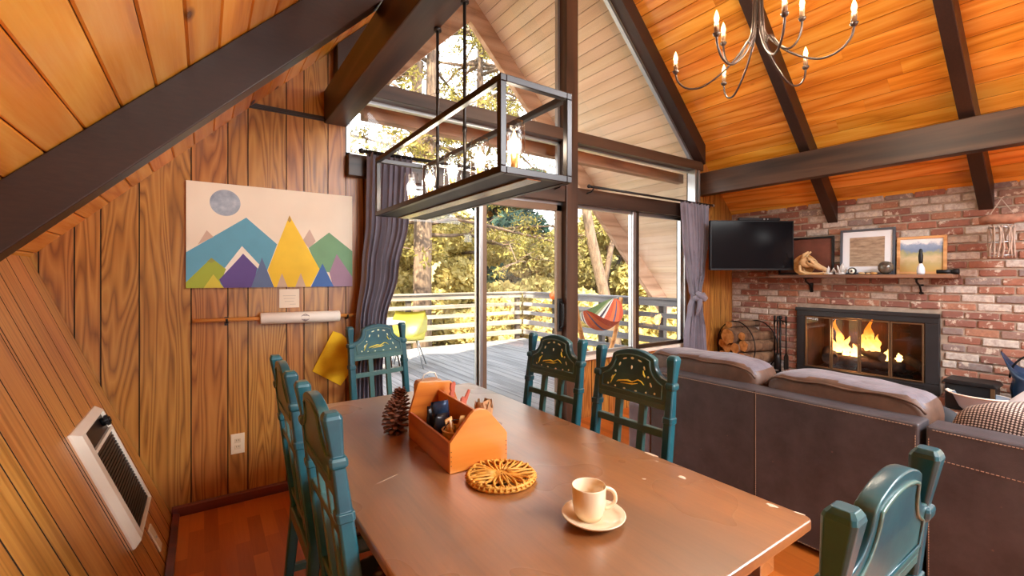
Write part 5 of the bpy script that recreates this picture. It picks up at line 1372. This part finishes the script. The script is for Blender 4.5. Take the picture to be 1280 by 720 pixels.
# ------------------------------------------------------------------ outside: deck, rail, furniture
dk = MB(); rs = random.Random(31); x = -2.2
while x < 5.9:
    dk.box(x+0.003, x+0.137, 3.27, 8.2, -0.045, -0.012, 0, rs.random()); x += 0.14
struct(dk.build('floor_deck', M['deck'], bevel=0.004))
def railing(name, a, b, label, posts):
    e = thing(name, label, 'railing'); A = Vector(a); B = Vector(b); d = (B-A).normalized(); L = (B-A).length; nn = Vector((-d.y, d.x, 0))
    rs = random.Random(len(label)); yaxis = abs(d.y) > 0.5
    for i, z in enumerate((0.155, 0.37, 0.575, 0.765, 0.955)):
        h = 0.075 if i in (2, 3) else 0.10
        mb = MB(); mb.bar(A + Vector((0, 0, z)), B + Vector((0, 0, z)), 0.035, h, (0,0,1), 0, rs.random()); mb.build('rail_board', M['deck'] if yaxis else M['rail'], e, bevel=0.004)
    mb = MB(); mb.bar(A + Vector((0, 0, 1.02)) + nn*0.03, B + Vector((0, 0, 1.02)) + nn*0.03, 0.15, 0.032, (0,0,1)); mb.build('cap_board', M['deck'] if yaxis else M['rail'], e, bevel=0.004)
    for s in posts:
        p = A + d*s + nn*0.065
        MB().box(p.x-0.045, p.x+0.045, p.y-0.045, p.y+0.045, -0.5, 1.0).build('post', M['railpost'], e, bevel=0.004)
    return e
railing('deck_railing', (-2.2, 8.10, 0), (5.80, 8.10, 0), 'weathered grey board railing along the far edge of the deck', [0.3, 2.0, 3.7, 5.4, 7.0, 7.93])
railing('deck_railing', (5.83, 8.05, 0), (5.83, 3.35, 0), 'weathered grey board railing along the side of the deck behind the hammock', [1.0, 2.3, 3.6, 4.6])
# gable end of the overhang and tie beam outside
BG = wood('pale barge board', rgb(150,118,92), rgb(184,150,122), rgb(204,174,146), 'X', 4.0, 4.0, 0.7, 0, tone=0.05)  # one even pale wood tone for barge boards and outside beam
for s in ('left', 'right'):
    mb = MB()
    if s == 'right': pts = [(2.8, 4.99), (6.95, 0.84), (6.78, 0.60), (2.8, 4.62)]
    else: pts = [(2.8, 4.99), (2.8, 4.62), (-1.2, 0.62), (-1.35, 0.84)]
    mb.prism(pts, lambda u, v, t: (u, t, v), 5.02, 5.10); struct(mb.build('trim_barge_' + s, BG))
struct(MB().bar((0.98, 3.42, 2.60), (5.02, 3.52, 2.60), 0.09, 0.115).build('outside_beam', BG, bevel=0.004))

YC = plain('yellow moulded seat', rgb(150,140,52), 0.45, 0, 0.06)
yc = thing('deck_chair', 'yellow shell chair with thin metal legs on the deck', 'chair', (2.66, 6.72, 0), math.radians(150))
mb = MB(); n = 12; prof = [(-0.10, 0.80), (-0.13, 0.78), (-0.10, 0.60), (-0.06, 0.46), (0.02, 0.42), (0.20, 0.42), (0.34, 0.44), (0.40, 0.42)]
V = []
for s in (0, 1):
    for i, (y, z) in enumerate(prof):
        for j in range(n+1):
            u = -1 + 2*j/n; wv = 0.27*(0.86 if i < 2 else 1.0)
            V.append((u*wv, y + 0.06*u*u*(1 if i < 4 else 0) + s*0.012, z + 0.10*abs(u)**2.5*(0.3 if i < 2 else 1.0)*(1 if i < 6 else 0.2) - s*0.010))
fs = []; m = len(prof); q = m*(n+1)
for i in range(m-1):
    for j in range(n):
        a = i*(n+1)+j; fs += [(a, a+1, a+n+2, a+n+1), (q+a, q+a+n+1, q+a+n+2, q+a+1)]
mb.add(V, fs, 0, 0, True); mb.build('seat_shell', YC, yc)
for sx in (-1, 1):
    for sy in (0.0, 0.30): MB().cyl((sx*0.12, 0.10 + sy*0.3, 0.42), (sx*0.25, sy*1.2 - 0.02, -0.012), 0.010, 8).build('leg', M['alu'], yc)
tbx = thing('side_table', 'small pale grey table beside the yellow chair on the deck', 'table', (2.12, 6.35, -0.012))
MB().lathe([(0.001, 0.70), (0.30, 0.70), (0.31, 0.712), (0.30, 0.726), (0.001, 0.726)], n=36).build('table_top', M['white'], tbx)
for i in range(4):
    a = PI/4 + i*PI/2; MB().cyl((0.12*math.cos(a), 0.12*math.sin(a), 0.70), (0.27*math.cos(a), 0.27*math.sin(a), 0.0), 0.011, 8).build('leg', M['bronze'], tbx)
yc2 = dup(yc, (1.80, 6.95, 0), math.radians(-120), 'second yellow shell chair, left of the small deck table and mostly behind the curtain')

# hammock on its stand
def _ham():
    t = NT('striped hammock'); co = t.coord(); r = t.rnd()
    c = t.ramp(r, [(0.0, rgb(96,120,70)), (0.10, rgb(150,160,110)), (0.18, rgb(226,220,206)), (0.24, rgb(70,62,70)), (0.30, rgb(224,214,200)), (0.36, rgb(196,84,48)), (0.55, rgb(214,108,56)), (0.68, rgb(92,82,108)), (0.74, rgb(216,104,54)), (0.9, rgb(192,76,44))], 'CONSTANT')
    t.bsdf(c, 0.85); return t.mat
HA = Vector((4.42, 4.75, 0.86)); HB = Vector((5.62, 5.12, 1.02))
hm = thing('hammock', 'striped orange and green cloth hammock slung on the deck', 'hammock', (0, 0, 0))
mb = MB(); nu, nv = 28, 16; d = (HB-HA); sd = Vector((-d.y, d.x, 0)).normalized()
P0 = HA + d*0.10; P1 = HA + d*0.90
g = []
for s in (0, 1):
    for j in range(nv+1):
        v = j/nv
        for i in range(nu+1):
            u = i/nu; sag = 4*u*(1-u)
            wd = 0.06 + 0.36*math.sin(PI*u)**0.6
            q = P0 + (P1-P0)*u + sd*(v-0.5)*2*wd*0.75
            zz = -0.24*sag - 0.20*(1-(2*v-1)**2)*math.sin(PI*u)**0.8 + 0.10*(v)*sag
            g.append((q.x, q.y, q.z + zz - 0.004*s))
qn = (nu+1)*(nv+1)
for j in range(nv):
    for i in range(nu):
        a = j*(nu+1)+i
        if j == 0 and i == 0: mb.add(g, [])
        mb.f.append([a, a+1, a+nu+2, a+nu+1]); mb.m.append(0); mb.r.append(1-(j+0.5)/nv); mb.s.append(True)
        mb.f.append([qn+a, qn+a+nu+1, qn+a+nu+2, qn+a+1]); mb.m.append(0); mb.r.append(1-(j+0.5)/nv); mb.s.append(True)
mb.build('hammock_cloth', _ham(), hm, recalc=False)
st_ = MB()
for j in range(9):
    v = j/8; sl_ = sd*(v-0.5)*2*0.05*0.75
    st_.tube([HA, P0 + sl_], 0.004, 5); st_.tube([HB, P1 + sl_], 0.004, 5)
st_.build('ropes', M['rail'], hm)
hs_ = thing('hammock_stand', 'curved wooden and metal stand carrying the hammock', 'stand', (0, 0, 0))
HW = wood('honey stand wood', rgb(176,112,48), rgb(214,150,74), rgb(226,172,98), 'X', 5.0, 4.0, 0.5, 0, tone=0.05)
arc = []
for k in range(25):
    u = k/24; q = HA - d*0.10 + d*1.2*u; arc.append((q.x, q.y, 0.06 + 0.95*abs(2*u-1)**2.6))
MB().tube(arc, 0.035, 10).build('arc_beam', HW, hs_)
for u in (0.28, 0.72):
    q = HA - d*0.10 + d*1.2*u
    MB().bar((q.x-sd.x*0.4, q.y-sd.y*0.4, 0.02), (q.x+sd.x*0.4, q.y+sd.y*0.4, 0.02), 0.06, 0.06).build('cross_foot', HW, hs_)
ob = thing('orange_float', 'small orange ball hanging on the deck railing', 'ball', (5.72, 6.89, 0.99))
MB().ell((0, 0, 0), (0.085, 0.085, 0.085), 18, 12).build('ball', plain('orange plastic', rgb(236,104,34), 0.4), ob)
MB().tube([(0, 0, 0.08), (0.05, 0, 0.075), (0.09, 0, 0.046)], 0.006, 6).build('string', M['rail'], ob)

# ------------------------------------------------------------------ ground and trees
gd = MB(); N = 24; V = []
rs = random.Random(77)
for j in range(N+1):
    for i in range(N+1):
        x = -30 + 75*i/N; y = 3.5 + 60*j/N
        z = -2.2 + max(0, y-17)*0.16 + 0.4*math.sin(x*0.5+y*0.3) + 0.3*math.sin(y*0.7)
        V.append((x, y, z))
gd.add(V, [(j*(N+1)+i, j*(N+1)+i+1, (j+1)*(N+1)+i+1, (j+1)*(N+1)+i) for j in range(N) for i in range(N)], 0, 0, True)
GM = NT('dry hillside'); _co = GM.coord(); GM.bsdf(GM.ramp(GM.noise(_co, 1.5, 6.0, 0.7), [(0.3, rgb(90,78,42)), (0.5, rgb(124,110,60)), (0.7, rgb(152,138,86))]), 1.0); GM = GM.mat
struct(gd.build('ground', GM))

LG = leafmat('golden green leaves', rgb(182,168,104), rgb(232,218,160))
LO = leafmat('olive leaves', rgb(152,144,92), rgb(212,200,142))
LB = leafmat('blue green needles', rgb(44,70,66), rgb(84,108,94))
LP = leafmat('pale pine needles', rgb(92,88,42), rgb(158,144,84), 0.35)
def leaves(clumps, n, size, seed, slim=0.5):
    """leaf blades spread over the shells of many overlapping clumps"""
    g = np.random.default_rng(seed)
    cl = np.array([[*c[:3], *c[3]] for c in clumps]); wgt = (cl[:, 3]*cl[:, 5]); wgt /= wgt.sum()
    idx = g.choice(len(cl), n, p=wgt)
    d = g.normal(size=(n, 3)); d /= np.linalg.norm(d, axis=1)[:, None]
    rad = 1 - 0.45*g.random(n)**2
    P = cl[idx, :3] + d*cl[idx, 3:6]*rad[:, None]
    a = g.normal(size=(n, 3)) + d*0.6; a /= np.linalg.norm(a, axis=1)[:, None]
    b = np.cross(a, g.normal(size=(n, 3))); b /= np.linalg.norm(b, axis=1)[:, None]
    s = size*(0.6 + 0.8*g.random(n))[:, None]
    Q = np.stack([P - a*s, P + b*s*slim, P + a*s, P - b*s*slim], 1).reshape(-1, 3)
    F = np.arange(4*n).reshape(n, 4)
    return Q, F, g.random(n)
def leaf_obj(name, data, mat, parent):
    Q, F, r = data; n = len(F)
    me = bpy.data.meshes.new(name); me.vertices.add(len(Q)); me.vertices.foreach_set('co', Q.astype(np.float32).ravel())
    me.loops.add(4*n); me.loops.foreach_set('vertex_index', F.ravel().astype(np.int32))
    me.polygons.add(n); me.polygons.foreach_set('loop_start', np.arange(0, 4*n, 4, dtype=np.int32))
    at = me.attributes.new('rnd', 'FLOAT', 'FACE'); at.data.foreach_set('value', r.astype(np.float32))
    me.materials.append(mat); me.update(calc_edges=True); me.validate()
    o = bpy.data.objects.new(name, me); COL.objects.link(o); o.parent = parent; return o
def bushy_tree(x, y, z0, top, rad, mat, n, seed, label, name='leafy_tree', size=0.11, trunk=True):
    t = thing(name, label, 'tree', (x, y, z0), group=None); rs = random.Random(seed); H = top - z0; cl = []
    for i in range(18):
        f = rs.uniform(0.10, 0.95); r = rad*(0.35 + 0.65*math.sin(PI*(0.15+0.8*f)))
        a = rs.uniform(0, 2*PI); q = r*rs.uniform(0.2, 0.85)
        s = rad*rs.uniform(0.28, 0.5)
        cl.append((q*math.cos(a), q*math.sin(a), H*f, (s, s, s*0.8)))
    leaf_obj('foliage', leaves(cl, n, size, seed), mat, t)
    tr = MB(); tr.tube([(0, 0, -0.3), (0.05, 0, H*0.3), (-0.05, 0.05, H*0.6), (0, 0, H*0.9)], [rad*0.10, rad*0.085, rad*0.06, 0.02], 10)
    for c in cl[:9]: tr.tube([(0, 0, c[2]*0.7), (c[0]*0.6, c[1]*0.6, c[2]*0.92), (c[0], c[1], c[2])], [rad*0.035, rad*0.025, 0.01], 6)
    tr.build('trunk', M['bark'], t)
    return t
TR = [ # x, y, top, radius, kind, leaves, label
 (1.6, 11.6, 2.8, 1.7, 'G', 9000, 'bushy golden tree beyond the deck behind the drawn curtain'),
 (3.2, 12.6, 3.4, 1.8, 'G', 11000, 'golden bushy tree just left of the big pine trunk'),
 (5.1, 11.9, 3.1, 1.6, 'G', 11000, 'golden bushy tree right of the big pine trunk, behind the door mullion'),
 (7.0, 12.0, 2.9, 1.7, 'G', 11000, 'broad golden tree in the middle of the right door leaf'),
 (8.9, 11.3, 2.9, 1.7, 'O', 11000, 'olive tree behind the corner of the deck railing'),
 (10.4, 9.9, 3.3, 1.7, 'O', 11000, 'olive tree behind the hammock, left of the leaning trunks'),
 (11.8, 8.4, 2.8, 1.7, 'G', 10000, 'golden tree behind the hammock, right of the leaning trunks'),
 (9.3, 6.3, 0.9, 1.4, 'G', 8000, 'low golden shrub below the side railing'),
 (8.2, 9.2, 0.7, 1.3, 'G', 8000, 'low golden shrub beyond the railing corner'),
 (6.0, 10.0, 0.7, 1.2, 'G', 8000, 'low golden shrub beyond the far railing, right of the pine trunk'),
 (2.9, 10.6, 0.7, 1.2, 'G', 8000, 'low golden shrub beyond the far railing, left of the pine trunk'),
 (11.2, 16.5, 6.0, 2.4, 'B', 10000, 'blue-green conifer far behind the golden trees'),
 (4.5, 17.5, 5.6, 3.0, 'O', 9000, 'tall olive tree farther back behind the pine trunk'),
 (7.4, 18.0, 5.6, 3.2, 'G', 9000, 'tall golden tree farther back, centre of the view'),
 (14.5, 13.0, 6.0, 3.0, 'O', 11000, 'tall olive tree farther back behind the low window'),
 (16.0, 8.5, 4.5, 2.6, 'O', 9000, 'olive tree far out at the right of the low window'),
]
KM = {'G': LG, 'O': LO, 'B': LB}
for i, (x, y, top, r, k, n, lb) in enumerate(TR):
    z0 = -2.2 + max(0, y-17)*0.16
    bushy_tree(x, y, z0, top, r, KM[k], int(n*1.7), 100+i, lb, 'conifer_tree' if k == 'B' else ('shrub' if top < 1 else 'leafy_tree'), 0.10 if y < 13 else 0.15)
def pine(x, y, label, seed, r0, segs, branches, lean=(0, 0), H=11.5, n=5200):
    t = thing('pine_tree', label, 'tree', (x, y, -2.2)); rs = random.Random(seed); tr = MB()
    for pts, rad in segs: tr.tube(pts, rad, 14)
    cl = []
    bpts = []
    for i in range(branches):
        z = rs.uniform(4.2, H); a = rs.uniform(0, 2*PI); L = rs.uniform(1.6, 3.8); 
        p = [Vector((0, 0, z))]
        for k in range(1, 6):
            f = k/5; p.append(Vector((math.cos(a)*L*f + rs.uniform(-.1,.1), math.sin(a)*L*f + rs.uniform(-.1,.1), z + 0.35*L*f*rs.uniform(0.2, 0.6) - 0.25*f*f*L + rs.uniform(-.08,.08))))
        tr.tube(p, [0.055, 0.045, 0.036, 0.028, 0.018, 0.007], 6)
        for k in range(2, 6):
            for s in range(6):
                b = p[k] + Vector((rs.uniform(-.5,.5), rs.uniform(-.5,.5), rs.uniform(-.25,.3)))
                tr.tube([p[k], (p[k]+b)/2 + Vector((0,0,.03)), b], [0.012, 0.008, 0.004], 5)
                cl.append((b.x, b.y, b.z, (rs.uniform(.10,.2), rs.uniform(.10,.2), rs.uniform(.07,.14))))
    tr.build('trunk', M['bark'], t)
    leaf_obj('foliage', leaves(cl, n, 0.055, seed, 0.32), LP, t)
    return t
pine(4.06, 9.5, 'big pine trunk close behind the deck railing, in the left door leaf', 5, 0.2, [([(0, 0, -0.2), (0, 0, 3.0), (0.02, 0, 5.6)], [0.235, 0.21, 0.20]), ([(0.0, 0, 5.4), (-0.12, 0, 6.6), (-0.15, 0, 9), (-0.15, 0.05, 13)], [0.14, 0.125, 0.115, 0.06]), ([(0.04, 0, 5.4), (0.20, 0, 6.6), (0.24, 0, 9), (0.28, 0, 13)], [0.14, 0.125, 0.12, 0.06])], 40, n=18000)
pine(6.47, 11.0, 'slimmer pine whose branches cross the high triangular window', 9, 0.13, [([(0, 0, -0.2), (0.05, 0, 5), (0.0, 0.05, 9), (0, 0, 12.5)], [0.15, 0.13, 0.10, 0.03])], 44, n=20000)
pine(1.2, 10.4, 'pine whose branches fill the low left corner of the high windows', 13, 0.12, [([(0, 0, -0.2), (0.05, 0, 5), (0.0, 0.05, 9), (0, 0, 12.5)], [0.15, 0.13, 0.10, 0.03])], 44, n=20000)
def leaning(x, y, dx, label, seed):
    t = thing('bare_tree', label, 'tree', (x, y, -2.2))
    MB().tube([(0, 0, -0.2), (dx*0.3, 0, 2.0), (dx*0.75, 0.1, 4.5), (dx*1.3, 0.1, 8)], [0.20, 0.17, 0.14, 0.07], 12).tube([(dx*0.5, 0.05, 3.3), (dx*0.5+0.6, 0.2, 5.0), (dx*0.5+0.9, 0.3, 7.5)], [0.09, 0.07, 0.03], 8).build('trunk', M['bark'], t)
leaning(9.75, 8.6, -1.6, 'leaning bare trunk behind the hammock, the left one of two', 1)
leaning(10.9, 8.2, -0.9, 'leaning bare trunk behind the window mullion, the right one of two', 2)

# ------------------------------------------------------------------ sky and sun
W = bpy.data.worlds.new('sky'); SC.world = W; W.use_nodes = True
nt = W.node_tree; nt.nodes.clear()
wo = nt.nodes.new('ShaderNodeOutputWorld'); bg = nt.nodes.new('ShaderNodeBackground'); nt.links.new(bg.outputs[0], wo.inputs[0])
tc = nt.nodes.new('ShaderNodeTexCoord'); sx_ = nt.nodes.new('ShaderNodeSeparateXYZ'); nt.links.new(tc.outputs['Generated'], sx_.inputs[0])
rp = nt.nodes.new('ShaderNodeValToRGB'); nt.links.new(sx_.outputs[2], rp.inputs[0])
rp.color_ramp.elements[0].position = 0.0; rp.color_ramp.elements[0].color = (1.0, 0.97, 0.92, 1)
rp.color_ramp.elements[1].position = 0.7; rp.color_ramp.elements[1].color = (0.78, 0.88, 1.0, 1)
nt.links.new(rp.outputs[0], bg.inputs[0]); bg.inputs[1].default_value = 5.0
sun = bpy.data.lights.new('sun', 'SUN'); sun.energy = 20.0; sun.color = (1.0, 0.86, 0.62); sun.angle = 0.02
so = bpy.data.objects.new('sun', sun); COL.objects.link(so)
so.rotation_euler = Vector((0.62, 0.48, -0.70)).to_track_quat('-Z', 'Y').to_euler()

vs = SC.view_settings
SC.display_settings.display_device = 'sRGB'
vs.view_transform = 'Standard'; vs.look = 'None'; vs.gamma = 1.0; vs.use_curve_mapping = False
vs.exposure = 0.52
cy_ = SC.cycles
cy_.max_bounces = 10; cy_.diffuse_bounces = 5; cy_.glossy_bounces = 4; cy_.transparent_max_bounces = 16; cy_.transmission_bounces = 6
cy_.caustics_reflective = False; cy_.caustics_refractive = False; cy_.sample_clamp_indirect = 6.0; cy_.blur_glossy = 0.5
cy_.use_denoising = True
